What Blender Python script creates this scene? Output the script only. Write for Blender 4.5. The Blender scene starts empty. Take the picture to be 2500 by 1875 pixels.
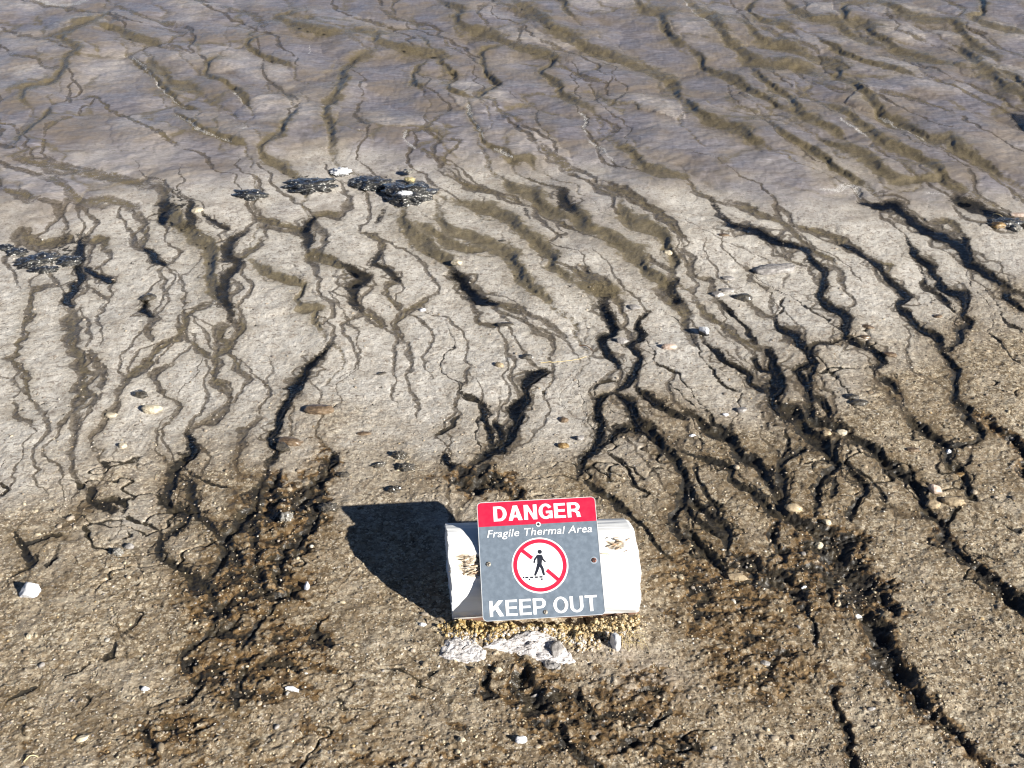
import bpy, math, random
import numpy as np
from mathutils import Vector, Matrix

# ------------------------------------------------------------------ camera, light, exposure
scene = bpy.context.scene
COL = scene.collection
F_PX, CAM_H, PITCH = 2900.0, 2.14, math.radians(32.0)

cam_data = bpy.data.cameras.new("camera")
cam_data.sensor_width = 36.0
cam_data.lens = 36.0 * F_PX / 2500.0
cam_data.clip_start, cam_data.clip_end = 0.05, 3000.0
cam = bpy.data.objects.new("camera", cam_data)
COL.objects.link(cam)
cam.location = (0, 0, CAM_H)
cam.rotation_euler = (math.radians(90) - PITCH, 0, 0)
scene.camera = cam

SUN_EL, SUN_AZ = math.radians(26.0), math.radians(127.0)       # azimuth from +Y towards +X
SUN_DIR = Vector((math.cos(SUN_EL) * math.sin(SUN_AZ), math.cos(SUN_EL) * math.cos(SUN_AZ), math.sin(SUN_EL)))
world = bpy.data.worlds.new("World")
scene.world = world
world.use_nodes = True
wn = world.node_tree
sky = wn.nodes.new("ShaderNodeTexSky")
sky.sky_type = 'NISHITA'
sky.sun_disc = False
sky.sun_elevation = SUN_EL
sky.sun_rotation = SUN_AZ
sky.altitude = 2300
sky.dust_density = 0.1
sky.air_density = 0.5
sky.ozone_density = 1.6
bg = wn.nodes["Background"]
bg.inputs["Strength"].default_value = 0.05
wn.links.new(sky.outputs["Color"], bg.inputs["Color"])

sun_data = bpy.data.lights.new("sun", 'SUN')
sun_data.energy = 5.0
sun_data.angle = math.radians(0.53)
sun_data.color = (1.0, 0.955, 0.88)
sun = bpy.data.objects.new("sun", sun_data)
COL.objects.link(sun)
sun.rotation_euler = SUN_DIR.to_track_quat('Z', 'Y').to_euler()
sun.location = (4, -4, 6)

scene.view_settings.view_transform = 'Standard'
scene.view_settings.look = 'None'
scene.view_settings.exposure = 1.0
scene.view_settings.gamma = 1.0
scene.cycles.use_denoising = True
scene.cycles.filter_width = 1.2
scene.cycles.max_bounces = 6
scene.cycles.transparent_max_bounces = 8
scene.cycles.sample_clamp_indirect = 4.0

rng = np.random.default_rng(11)
random.seed(5)

# ------------------------------------------------------------------ helpers
def at(px, py):
    """point of the level ground that the photograph shows at (px, py)"""
    dx, dy = (px - 1250.0) / F_PX, (937.5 - py) / F_PX
    d = (dx, math.cos(PITCH) + dy * math.sin(PITCH), -math.sin(PITCH) + dy * math.cos(PITCH))
    t = CAM_H / -d[2]
    return d[0] * t, d[1] * t

def scale_at(y, z=0.0):
    """metres per photograph pixel at distance y"""
    return (y * math.cos(PITCH) + (CAM_H - z) * math.sin(PITCH)) / F_PX

def sstep(a, b, x):
    t = np.clip((x - a) / (b - a), 0, 1)
    return t * t * (3 - 2 * t)

def hash2(ix, iy, seed):
    h = (ix.astype(np.uint32) * np.uint32(374761393) + iy.astype(np.uint32) * np.uint32(668265263)
         + np.uint32((seed * 974711 + 12345) & 0xffffffff))
    h = (h ^ (h >> np.uint32(13))) * np.uint32(1274126177)
    h = h ^ (h >> np.uint32(16))
    return h

def perlin(x, y, seed=0):
    x0 = np.floor(x); y0 = np.floor(y)
    fx = (x - x0).astype(np.float32); fy = (y - y0).astype(np.float32)
    ix = x0.astype(np.int64); iy = y0.astype(np.int64)
    def g(ox, oy):
        a = hash2(ix + ox, iy + oy, seed).astype(np.float32) * np.float32(2 * math.pi / 4294967296.0)
        return np.cos(a) * (fx - ox) + np.sin(a) * (fy - oy)
    u = fx * fx * fx * (fx * (fx * 6 - 15) + 10)
    v = fy * fy * fy * (fy * (fy * 6 - 15) + 10)
    a = g(0, 0); b = g(1, 0); c = g(0, 1); d = g(1, 1)
    return ((a + (b - a) * u) * (1 - v) + (c + (d - c) * u) * v) * np.float32(1.5)

def fbm(x, y, octaves, seed=0, gain=0.5):
    out = 0; amp = 1.0; fr = 1.0; tot = 0
    for k in range(octaves):
        out = out + amp * perlin(x * fr + 17.3 * k, y * fr - 9.1 * k, seed + k)
        tot += amp; amp *= gain; fr *= 2.03
    return out / tot

def worley(x, y, seed=0):
    ix = np.floor(x).astype(np.int64); iy = np.floor(y).astype(np.int64)
    best = np.full(x.shape, 9.0, np.float32); sec = best.copy(); rid = np.zeros(x.shape, np.float32)
    for ox in (-1, 0, 1):
        for oy in (-1, 0, 1):
            h = hash2(ix + ox, iy + oy, seed)
            qx = ix + ox + (h & np.uint32(0xffff)).astype(np.float32) / 65535.0
            qy = iy + oy + (h >> np.uint32(16)).astype(np.float32) / 65535.0
            d = ((qx - x) ** 2 + (qy - y) ** 2).astype(np.float32)
            m = d < best
            sec = np.where(m, best, np.minimum(sec, d))
            rid = np.where(m, (h & np.uint32(0xfff)).astype(np.float32) / 4095.0, rid)
            best = np.where(m, d, best)
    return np.sqrt(best), np.sqrt(sec), rid

def mesh_np(name, verts, faces, mat, parent=None, smooth=True, attrs=None):
    """one mesh object from arrays; faces is (n, 3) or (n, 4)"""
    me = bpy.data.meshes.new(name)
    verts = np.asarray(verts, np.float32); faces = np.asarray(faces, np.int32)
    n, k = faces.shape
    me.vertices.add(len(verts)); me.vertices.foreach_set("co", verts.ravel())
    me.loops.add(n * k); me.loops.foreach_set("vertex_index", faces.ravel())
    me.polygons.add(n)
    me.polygons.foreach_set("loop_start", np.arange(0, n * k, k, dtype=np.int32))
    if smooth:
        me.polygons.foreach_set("use_smooth", np.ones(n, bool))
    for key, val in (attrs or {}).items():
        if val.ndim == 1:
            a = me.attributes.new(key, 'FLOAT', 'POINT'); a.data.foreach_set("value", val.astype(np.float32))
        else:
            a = me.attributes.new(key, 'FLOAT_COLOR', 'POINT'); a.data.foreach_set("color", val.astype(np.float32).ravel())
    me.update(calc_edges=True)
    me.materials.append(mat)
    o = bpy.data.objects.new(name, me)
    COL.objects.link(o)
    if parent is not None:
        o.parent = parent
    return o

def tag(o, label=None, cat=None, group=None, kind=None):
    if label: o["label"] = label
    if cat: o["category"] = cat
    if group: o["group"] = group
    if kind: o["kind"] = kind
    return o

class NT:
    """small helper for building node materials"""
    def __init__(self, name):
        self.m = bpy.data.materials.new(name); self.m.use_nodes = True
        self.t = self.m.node_tree; self.b = self.t.nodes["Principled BSDF"]
        self.out = self.t.nodes["Material Output"]
        self._co = None
    def node(self, typ, **kw):
        n = self.t.nodes.new(typ)
        for k, v in kw.items(): setattr(n, k, v)
        return n
    def set(self, sock, v):
        if hasattr(v, "is_linked") or isinstance(v, bpy.types.NodeSocket): self.t.links.new(v, sock)
        elif isinstance(v, (tuple, list)) and len(v) == 3 and sock.type == 'RGBA': sock.default_value = (*v, 1)
        else: sock.default_value = v
    def co(self):
        if self._co is None:
            self._co = self.node("ShaderNodeTexCoord").outputs["Object"]
        return self._co
    def mapped(self, scale, rot=(0, 0, 0)):
        n = self.node("ShaderNodeMapping"); self.set(n.inputs["Vector"], self.co())
        n.inputs["Scale"].default_value = scale; n.inputs["Rotation"].default_value = rot
        return n.outputs[0]
    def noise(self, scale, detail=4, rough=0.55, vec=None, dist=0.0):
        n = self.node("ShaderNodeTexNoise"); self.set(n.inputs["Vector"], vec or self.co())
        n.inputs["Scale"].default_value = scale; n.inputs["Detail"].default_value = detail
        n.inputs["Roughness"].default_value = rough; n.inputs["Distortion"].default_value = dist
        return n.outputs["Fac"]
    def voronoi(self, scale, feature='F1', out="Distance", vec=None, rand=1.0):
        n = self.node("ShaderNodeTexVoronoi", feature=feature); self.set(n.inputs["Vector"], vec or self.co())
        n.inputs["Scale"].default_value = scale; n.inputs["Randomness"].default_value = rand
        return n.outputs[out]
    def ramp(self, fac, stops, interp='LINEAR'):
        n = self.node("ShaderNodeValToRGB"); self.set(n.inputs[0], fac)
        cr = n.color_ramp; cr.interpolation = interp
        while len(cr.elements) < len(stops): cr.elements.new(0.5)
        for e, (p, c) in zip(cr.elements, stops):
            e.position = p; e.color = (*c, 1) if len(c) == 3 else c
        return n.outputs["Color"]
    def math(self, op, a, b=0.0, c=None, clamp=False):
        n = self.node("ShaderNodeMath", operation=op, use_clamp=clamp)
        self.set(n.inputs[0], a); self.set(n.inputs[1], b)
        if c is not None: self.set(n.inputs[2], c)
        return n.outputs[0]
    def remap(self, v, a, b, lo=0.0, hi=1.0):
        n = self.node("ShaderNodeMapRange", interpolation_type='SMOOTHSTEP')
        self.set(n.inputs[0], v)
        for i, q in enumerate((a, b, lo, hi)): n.inputs[i + 1].default_value = q
        return n.outputs[0]
    def mix(self, fac, a, b, blend='MIX'):
        n = self.node("ShaderNodeMix", data_type='RGBA', blend_type=blend)
        self.set(n.inputs[0], fac); self.set(n.inputs[6], a); self.set(n.inputs[7], b)
        return n.outputs[2]
    def attr(self, name, out="Fac"):
        n = self.node("ShaderNodeAttribute", attribute_name=name)
        return n.outputs[out]
    def bump(self, height, strength, dist, normal=None):
        n = self.node("ShaderNodeBump"); self.set(n.inputs["Height"], height)
        n.inputs["Strength"].default_value = strength; n.inputs["Distance"].default_value = dist
        if normal is not None: self.set(n.inputs["Normal"], normal)
        return n.outputs[0]
    def p(self, **kw):
        for k, v in kw.items(): self.set(self.b.inputs[k.replace("_", " ")], v)
        return self

# ------------------------------------------------------------------ the ground: traced runnels
# every line: kind, width, points; tile gives the crop of the photograph the points were read from
TILE = {"T1": (0, 0), "T2": (834, 0), "T3": (1666, 0), "M1": (0, 400), "M2": (834, 400), "M3": (1666, 400),
        "L1": (0, 850), "L2": (834, 850), "L3": (1666, 850), "B1": (0, 1250), "B3": (1666, 1250), "B2": (1000, 1440)}
# o olive terrace edge, s shallow brown runnel, d deep dark runnel, a amber crumbly gully, c crack
LINES = r"""
T1 o 45 720,90 640,160 520,200 430,245 400,290 500,350 440,400 390,500 300,570 180,610 150,660 150,700 220,750
T1 o 40 330,740 280,810 180,890 100,980
T1 s 75 100,1010 200,1090 450,1130 640,1170 850,1210 1010,1240
T1 s 28 520,780 400,830 300,900 290,950
T1 o 38 600,200 760,230 850,280 980,310 1040,340
T1 s 22 920,190 1080,215 1210,245 1130,280 1100,320 1200,370 1290,390
T1 o 60 990,400 980,460 1060,510 1100,570 1200,600 1300,650
T1 o 30 820,380 900,440 1000,530 1080,620 1150,690 1220,740 1300,760
T1 o 30 1130,780 1200,820 1280,890 1400,940 1520,970 1600,1010
T1 o 26 1720,250 1640,290 1600,330 1700,390 1800,430 1900,470
T1 s 40 1350,50 1600,110 1700,180 1720,240
T1 o 45 1930,100 1800,150 1900,200 2060,240 2212,245
T1 o 30 1460,400 1370,430 1335,490 1360,540 1480,590 1540,640 1600,700 1640,780
T1 s 24 1710,420 1700,480 1730,540 1800,600 1880,660 1950,710
T1 o 50 1920,740 1860,830 1800,920 1720,980 1690,1050 1800,1100 1860,1150 1960,1220
T1 s 24 100,240 200,260 330,300 400,330
T1 s 24 60,350 100,390 250,410 290,460 400,470
T1 s 60 250,1170 350,1200 450,1270 560,1330 700,1320 860,1350 900,1390
T1 s 40 0,900 90,1010
T1 s 50 0,1250 120,1290 260,1330
T1 s 26 0,840 60,850 120,880
T1 s 30 470,690 600,640 700,720 900,840 1100,950 1200,1010
T1 s 24 150,20 330,60 520,100 700,130
T1 s 26 700,40 860,120 1000,160 1200,200
T1 s 28 1340,70 1260,30 1150,0
T1 s 40 1700,180 1600,210
T2 o 60 230,350 110,390 20,470 0,560 -30,650 -90,720 -100,800 -60,900 -60,1050
T2 o 42 590,0 660,50 770,100 740,160 800,210 950,250 1050,300 1150,340 1300,370 1370,410 1300,480 1310,520 1400,590 1420,640 1500,700 1600,740 1660,800
T2 s 32 980,40 1080,80 1200,140 1300,200
T2 o 60 1080,20 1170,80 1260,140 1340,210 1440,260 1560,320 1700,380 1850,420 2000,480 2120,550 2170,640 2212,700
T2 o 40 1380,0 1440,50 1440,90 1500,150
T2 o 52 1890,0 1930,80 2050,130 2080,200 2140,280 2212,330
T2 s 28 980,50 910,90 880,130 930,180 960,220
T2 s 26 1180,190 1150,250 1160,330
T2 s 28 250,60 290,100 380,150 500,170 560,180
T2 o 45 0,230 200,250 230,300 400,350 600,380 640,420
T2 o 26 480,230 560,320 620,390 660,440 720,490 730,540 690,590 700,630 780,660 880,690
T2 o 30 550,410 470,490 460,560 520,620
T2 o 30 1060,320 920,350 920,460 960,520 1000,580 900,650 880,710
T2 s 32 880,680 960,690 1040,770 1100,800 1180,860
T2 o 26 820,690 830,800 880,900 920,970 1060,1030 1090,1070 1200,1070 1280,1130
T2 s 24 660,280 700,320 780,360
T2 s 22 1280,740 1260,800 1290,880
T2 s 22 1600,550 1640,640 1660,720
T2 s 22 1840,620 1780,680 1700,740
T2 s 26 1530,760 1600,800 1560,870 1600,910 1640,970 1740,1070
T2 s 26 1770,890 1700,940 1640,950
T2 s 28 700,770 600,830 530,890 420,920 440,1000
T2 o 55 1800,1000 1860,1020 1930,1110 2050,1170 2212,1200
T2 s 60 1250,960 1340,1040 1430,1090 1500,1150
T2 s 30 130,660 100,800 180,880
T2 s 24 1250,270 1400,330 1550,390
T2 s 24 1400,430 1560,520 1700,560
T2 s 30 380,10 330,60 350,130
T2 s 24 60,130 180,160 300,190
T2 s 30 650,930 760,970 660,1060 720,1120
T2 s 26 480,990 560,1040 640,1060
T3 o 65 0,20 90,90 180,150 230,220 290,300 380,370 440,420 560,460 700,450 800,490 900,530
T3 o 50 440,450 500,540 600,620 700,700 740,780 790,820 860,850 960,900 1050,960
T3 o 40 0,310 110,390 130,450 220,500 330,550 440,630 540,680 600,730 700,760
T3 o 52 200,120 350,160 420,210 480,270 560,310 680,340 850,400 960,440 1010,490 990,530 1060,570 1130,620 1190,670 1250,740 1290,800 1400,850 1500,900 1580,960 1690,960 1740,1010 1850,1060 1960,1120 2050,1170 2212,1240
T3 o 32 490,20 420,80 490,150 600,180 720,240
T3 s 28 450,200 560,230 700,290 830,320 920,400
T3 o 45 650,10 690,70 770,120 850,150 980,160 1040,210 1120,270 1200,300 1280,320
T3 s 26 780,10 800,60 790,110
T3 o 50 1180,40 1050,60 1040,110 1060,160 1160,190 1220,240 1300,290 1380,350 1480,390 1600,430 1720,450 1850,480
T3 o 45 1130,10 1320,60 1420,120 1560,160 1720,170 1780,220 1830,280 1900,340 1990,400 2040,450
T3 s 32 1640,0 1750,60 1820,100 1740,170
T3 o 36 1900,0 1940,60 1920,120 1880,150 1970,200 2100,230 2212,250
T3 o 62 1760,310 1850,380 1880,440 1980,520 2050,600 2140,650 2212,710
T3 o 40 2040,500 2140,560 2212,640
T3 d 60 2130,760 2180,820 2230,880
T3 s 28 1950,250 2020,310 2120,370 2212,400
T3 o 26 850,260 960,330 1060,390 1200,440 1340,480 1480,530
T3 s 24 1570,480 1570,540 1700,590 1800,630 1960,700 2060,750
T3 s 28 780,540 900,590 1000,620 1120,640
T3 s 30 700,600 800,670 900,720
T3 o 55 900,720 1000,750 1100,830 1200,900 1270,970 1380,1010 1500,1060 1600,1130 1700,1230 1800,1260
T3 o 36 580,860 650,930 760,990 880,1050 990,1130 1100,1190 1180,1230
T3 o 55 860,930 950,990 1080,1030 1180,1080 1280,1160 1400,1210 1560,1200 1680,1220
T3 s 28 1330,1060 1470,1160 1540,1190
T3 o 50 0,660 60,740 170,830 350,890 440,960 520,990
T3 s 24 460,770 560,850 620,930 740,1000
T3 s 34 1850,1120 1880,1230 1930,1290
T3 s 24 1180,630 1400,660 1600,720 1800,800
T3 s 24 1400,190 1390,220 1480,260 1600,300
T3 s 24 1880,600 2000,650 2100,700
T3 d 60 1770,1300 1880,1350 1990,1390 2100,1420 2230,1450
T3 s 40 1900,1100 2010,1170 2120,1250 2212,1300
M3 d 45 180,240 230,340 300,420 440,450 560,500 650,540 780,560 830,620 900,680 920,730 900,800 880,860 960,930 1040,980 1060,1050 1050,1120 1100,1150 1180,1190 1260,1250 1290,1300 1230,1340 1220,1390
M3 s 42 280,290 420,300 520,360 640,400 720,460 790,520 840,570 960,620 970,660
M3 s 36 560,230 600,300 640,390
M3 s 45 700,410 830,430 980,480 1050,520 1170,590
M3 d 45 1050,520 1170,590 1260,650 1330,740 1400,790 1460,850 1400,900 1460,950 1480,1010 1560,1070 1650,1120 1680,1200 1720,1270 1770,1330 1760,1420 1760,1540 1840,1620 1850,1680
M3 s 40 980,410 1000,480
M3 s 40 1260,640 1340,650 1330,730
M3 d 42 1460,480 1500,570 1600,640 1630,700 1700,790 1800,820 1850,880 1830,950 1860,1000 1790,1060 1800,1120 1740,1190 1690,1190
M3 c 30 1560,690 1560,750 1620,800 1720,880 1800,960
M3 d 55 1180,270 1300,290 1380,290 1440,350 1560,420 1700,480 1800,540 1850,620 1950,680 2060,760 2230,840
M3 d 55 1830,470 1850,560 1860,630
M3 d 40 2070,790 2140,860 2230,940
M3 c 20 2060,910 2110,1000 2230,1070
M3 s 34 -20,600 0,640 100,740 170,770 180,830 210,900
M3 s 45 60,850 140,950 200,1000 280,1080 380,1140 480,1190 540,1240
M3 d 26 240,900 300,960 380,1040 430,1110 490,1170
M3 d 36 140,1150 260,1250 330,1300 420,1370 460,1440 560,1490
M3 d 42 460,1250 500,1320 560,1350
M3 d 70 560,1200 580,1280 590,1360 620,1440 570,1500 600,1580 680,1640 760,1658
M3 c 22 150,1280 210,1350 260,1430 380,1490
M3 d 44 590,985 610,1050 700,1110 760,1180 810,1230 800,1290 750,1350 770,1400 830,1480 830,1560 820,1640
M3 d 40 810,1220 830,1300 815,1400 840,1500
M3 s 28 430,910 500,970 580,1000
M3 c 24 1050,1150 960,1170 860,1180 830,1220
M3 c 16 660,850 640,920 650,950 590,990
M3 d 32 860,1500 930,1580 960,1658
M3 c 26 1120,1180 1130,1220
M3 d 36 1260,1400 1340,1440 1390,1490
M3 c 14 1980,1070 2060,1130 2130,1230 2230,1320
M3 s 22 380,660 440,710 430,750 500,800 560,840
M3 s 22 600,560 640,610 700,640 830,670
M3 s 40 1640,400 1740,380 1800,470
L3 d 70 570,290 620,370 700,420 780,500 830,570 920,640 980,720 1000,790
L3 d 60 820,370 810,440 850,480 900,500 1000,530 1040,570
L3 d 32 860,330 940,410 960,480
L3 d 55 1040,570 1140,600 1230,670 1320,740 1420,810 1500,880 1540,960 1590,1050 1680,1110
L3 a 75 1680,1110 1700,1200 1740,1280 1850,1370 1950,1450 2060,1560 2150,1640 2230,1710
L3 d 55 1680,1110 1690,1200 1720,1280 1830,1370 1930,1450 2040,1560 2130,1640 2220,1720
L3 d 55 1020,590 990,680 1000,770 920,830 880,920 870,1060
L3 d 32 1000,830 980,900 960,980
L3 d 42 1050,720 1100,800 1180,880 1140,960 1110,1020 1090,1110
L3 c 22 1110,770 1220,840 1270,930 1330,1000
L3 d 48 1760,350 1830,410 1860,470 1940,540 1920,590
L3 a 60 1880,440 1980,490 2080,560 2180,620 2200,760 2230,830
L3 d 30 1920,590 1840,620 1750,650
L3 d 50 1460,430 1490,490 1600,550 1680,610 1730,660 1720,740 1780,790 1830,850 1860,940 1890,990
L3 c 30 1800,1000 1750,1080 1720,1130
L3 s 32 1340,1040 1450,1060 1580,1090
L3 d 58 0,400 100,450 180,520 290,560 330,620 370,680 450,720 510,780 560,860 600,960 640,1030 680,1080 800,1130 850,1180 860,1250
L3 c 26 130,400 200,470 290,540
L3 d 40 300,500 320,560
L3 d 36 0,660 130,710 300,770 320,840 400,910 500,990 600,1060 660,1080
L3 c 20 330,770 350,700 380,690
L3 c 20 680,500 680,640 640,740
L3 d 48 640,740 640,850 640,960 650,1050
L3 d 34 800,630 740,680 690,720 640,760
L3 d 52 -10,760 40,900 60,980 150,1050 240,1110 290,1170 300,1260 320,1350
L3 c 30 70,720 100,830 230,1040 300,1110
L3 c 18 330,940 250,1020
L3 d 42 0,1000 80,1100 200,1190 280,1240
L3 d 55 0,1150 80,1260 180,1350 260,1440
L3 a 60 620,1100 590,1180 600,1260 650,1320 600,1390
L3 a 60 350,1330 450,1400 560,1440 700,1510 780,1580
L3 a 170 900,1180 960,1210 1040,1250 1020,1330 1010,1390 1100,1450 1160,1530 1230,1620 1250,1700
L3 d 80 1060,1200 1070,1280 1010,1390
L3 c 22 2130,1270 2230,1390
L3 c 14 2060,1130 2150,1180 2212,1160
B3 a 115 1080,420 1130,500 1180,600 1220,680 1260,780 1300,870 1340,960 1420,1060 1500,1170 1580,1260 1700,1370 1800,1480 1900,1560 2020,1670
B3 d 70 960,450 1040,420 1090,420
B3 d 70 1200,640 1240,720 1270,800 1310,900
B3 c 40 980,420 960,520 940,600
B3 c 34 800,620 830,700 850,780 860,880
B3 a 45 980,1100 1000,1250 1030,1350 1070,1450 1110,1580 1140,1670
B3 c 26 720,980 760,1060
B3 c 26 690,1250 690,1360
B3 c 24 420,880 420,1100
B3 c 22 720,1580 750,1670
B3 a 60 500,440 640,480 760,520 800,600
B3 a 40 1400,1080 1600,1200
B3 c 14 1800,1330 2000,1330
L1 d 52 2130,0 2080,60 2000,150 1960,220 1880,300 1850,380 1820,470 1790,540 1750,620 1770,700 1730,780
L1 d 64 1730,780 1700,870 1680,950 1650,1050 1560,1110 1540,1180 1460,1270 1440,1380 1380,1460 1290,1530
L1 a 90 1800,800 1760,900 1740,1000 1720,1100
L1 s 40 1440,60 1400,180 1400,260 1480,330 1490,390 1420,450 1300,500 1220,550
L1 d 50 1220,550 1240,600 1240,660 1200,730 1150,810 1120,900 1090,1010 1110,1050 1200,1070 1200,1130 1130,1190 1050,1240
L1 d 45 1220,840 1230,900 1250,1000 1270,1080 1350,1150 1420,1230 1440,1280
L1 d 46 1030,1180 1040,1240 1040,1310 1060,1370 1150,1420 1210,1480 1290,1550 1380,1600 1420,1640
L1 c 22 820,1080 900,1110 960,1150 1020,1190
L1 d 45 580,890 590,960 620,1010 740,1050
L1 c 26 620,1030 680,1000 800,1000 820,1080
L1 s 42 1680,430 1600,520 1550,620 1540,720 1540,800 1620,850 1680,880
L1 s 26 1820,420 1700,420
L1 s 36 1550,900 1530,980 1500,1060 1530,1110
L1 d 42 100,1190 170,1270 190,1330 180,1440
L1 d 26 180,1270 270,1240 400,1215
L1 c 22 0,870 40,910 0,970
L1 s 32 100,330 110,440 180,480 180,520
L1 s 36 1010,100 900,180 830,200 790,270 770,360 760,420 690,460 640,530 600,590 600,650 680,660
L1 s 36 1130,80 1040,150 990,200 1050,280 1130,340 1170,370 1120,420 1090,480
L1 s 32 560,330 500,390 420,480 380,550
L1 s 24 1050,490 1010,590 1020,680 1080,740 1110,810
L1 c 18 830,1180 830,1220 790,1250
L1 s 46 420,1180 470,1110 540,1040 600,1020
L1 c 46 450,1140 480,1190
L1 d 40 2130,670 2160,730 2120,800 2040,880 1960,970 1930,1060
L1 a 50 2160,740 2100,860 2000,980 1900,1080
L1 a 44 1560,1110 1650,1230 1640,1400 1500,1500
L1 a 50 2100,1000 2050,1150 1950,1250 1850,1350 1800,1500 1750,1600
L1 a 50 1480,1270 1560,1380 1680,1480 1700,1620
L1 c 26 300,1440 330,1400 360,1370
L1 c 22 240,1330 200,1400 60,1480
L1 c 16 1220,800 1300,860 1400,900 1540,930
M1 o 78 1060,180 1080,300 1130,380 1230,460 1330,550 1370,640 1350,760 1390,860 1450,910
M1 d 50 1240,260 1230,340 1240,420
M1 d 55 1050,250 1070,330 1060,390
M1 d 40 1130,400 1250,430
M1 s 66 1480,1030 1420,1080 1440,1130 1500,1180 1430,1230 1400,1280 1390,1380 1440,1450 1500,1520
M1 d 56 1600,430 1510,500 1470,590 1540,650 1520,700 1460,760 1440,860 1490,950 1480,1030
M1 o 45 1590,610 1700,700 1830,760 1940,800 1920,900 1960,960 2040,960 2030,1050 2100,1110
M1 s 42 1720,480 1620,580 1560,640
M1 s 50 1500,1000 1560,1050 1520,1140 1480,1230 1560,1350 1600,1370
M1 s 56 1640,300 1700,370 1800,400 1930,430 1990,500 2000,590
M1 o 50 2000,590 2100,640 2212,700
M1 d 58 2030,340 1990,440 2000,580
M1 s 46 2212,330 2110,330 2030,345
M1 s 100 480,920 450,1010 470,1120 490,1220 530,1300 560,1400 520,1490 540,1560 480,1640
M1 s 50 580,1200 640,1320 670,1400 660,1500
M1 d 58 520,480 510,640 510,760 440,870 470,930
M1 d 38 560,670 640,720 740,770
M1 s 26 560,780 640,840 700,880
M1 s 42 380,790 280,800 210,830 200,960 160,1040 180,1120 110,1170 120,1250 80,1290 150,1370 180,1470 230,1570 290,1620
M1 s 22 0,1270 70,1280
M1 s 50 1420,910 1300,940 1220,1000 1170,1090 1130,1150 1030,1200 960,1290 860,1360 800,1450 770,1550
M1 s 50 1210,1160 1320,1230 1380,1280
M1 s 45 920,400 950,470 920,540
M1 d 42 920,540 1000,620 1060,660
M1 s 26 960,470 990,550
M1 s 26 1080,640 1210,650
M1 d 42 940,870 940,960 1000,1010
M1 s 44 1000,1010 970,1090 990,1170
M1 s 20 1000,1020 1090,1030
M1 d 22 1310,340 1400,400 1480,430
M1 s 60 120,420 180,480 260,500 400,480 420,410
M1 s 50 560,500 660,480 700,560
M1 s 40 380,500 480,560
M1 s 26 1200,850 1170,890 1200,910
M2 d 46 280,300 220,380
M2 s 42 120,440 250,510 270,570
M2 d 34 270,560 220,640 300,710 380,770
M2 s 36 380,770 290,800 290,880 340,910 410,950
M2 s 45 620,830 530,890 440,940 370,990 340,1040 380,1120 430,1160
M2 o 76 400,300 400,400 480,480 560,560 660,620 710,680
M2 d 60 710,680 770,740 820,810 880,870 980,900
M2 s 60 980,900 1090,940 1180,960
M2 o 50 450,390 600,470 700,530 830,560 930,560
M2 o 66 620,290 640,380 700,450 830,490 960,550 1080,600 1120,680 1140,740 1210,810 1290,870 1350,930
M2 s 42 640,50 760,130 900,170 1000,210 1130,240 1240,270
M2 o 66 680,230 840,270 950,310 1070,360 1150,430 1230,500 1310,570 1370,640 1350,690 1430,750 1560,800
M2 s 80 1480,690 1560,740 1660,800 1760,850
M2 o 60 1560,800 1650,830 1760,850
M2 o 66 1040,110 1090,170 1230,210 1270,270 1350,330 1440,360
M2 s 40 1230,110 1250,220
M2 o 80 1420,210 1450,290 1530,380 1580,440 1700,490 1800,550 1880,600 1930,680 2000,740 2080,800 2150,880
M2 d 60 1420,190 1440,260 1500,340
M2 s 30 1380,380 1480,420 1560,470
M2 s 56 1640,150 1760,200 1860,240 1990,310 2090,390 2170,480 2212,580
M2 o 66 1790,260 1820,370 1950,440 2060,500 2110,570 2140,650 2150,720
M2 s 120 2150,720 2120,830 2150,930 2212,1000
M2 d 40 2180,760 2120,840 2190,900
M2 d 52 0,660 80,720 150,760 80,800 70,880 120,950
M2 s 52 120,950 200,1000 290,1060
M2 d 30 1180,290 1210,370
M2 s 16 1330,520 1400,480 1470,470
M2 s 18 1140,590 1250,590
M2 d 58 1730,860 1690,940 1740,1010 1750,1080 1680,1130 1700,1200 1760,1260 1780,1330
M2 d 48 1980,950 1930,1040 1930,1110 1890,1170 1930,1260 1900,1340 1850,1400 1790,1480
M2 s 30 1600,1030 1690,1110
M2 s 26 1780,1020 1850,1080 1880,1150
M2 s 30 1200,1040 1300,1110 1370,1160 1350,1250
M2 s 40 900,960 900,1030 1010,1050
M2 s 40 1070,1130 1070,1200
M2 d 30 1790,1480 1680,1540 1650,1600 1680,1658
M2 c 18 1660,1480 1660,1430 1790,1400
M2 d 58 1790,1490 1860,1570 1900,1658
M2 d 46 1890,1440 2000,1530 2100,1590 2212,1650
M2 c 18 2030,1270 2120,1330 2212,1370
M2 d 55 1310,1330 1230,1380 1190,1440 1180,1530 1120,1600 1120,1658
M2 s 40 820,1300 780,1400 760,1470
M2 c 26 770,1490 850,1530 920,1570 940,1610
M2 s 32 710,1300 740,1390
M2 s 24 20,960 60,1040 120,1080
L2 d 62 1170,310 1110,380 1140,450 1110,540 1060,620 980,680 820,770
L2 c 26 1150,560 1110,720
L2 d 34 920,340 900,440 950,520 970,600 990,650
L2 d 40 980,460 1030,560 1000,640
L2 c 22 760,290 870,320 930,390
L2 d 30 740,440 700,520 620,580
L2 s 40 700,300 720,420
L2 d 36 650,690 700,760 760,800
L2 a 60 820,770 760,860 860,900 1000,830
L2 d 50 960,760 900,840 850,950
L2 a 50 1000,900 1100,960 1150,900
L2 d 42 1790,300 1680,340 1660,440 1690,500 1650,590 1640,660 1560,730 1510,850
L2 d 32 1880,500 1800,520 1720,590 1640,680
L2 c 24 1690,480 1760,540
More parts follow.
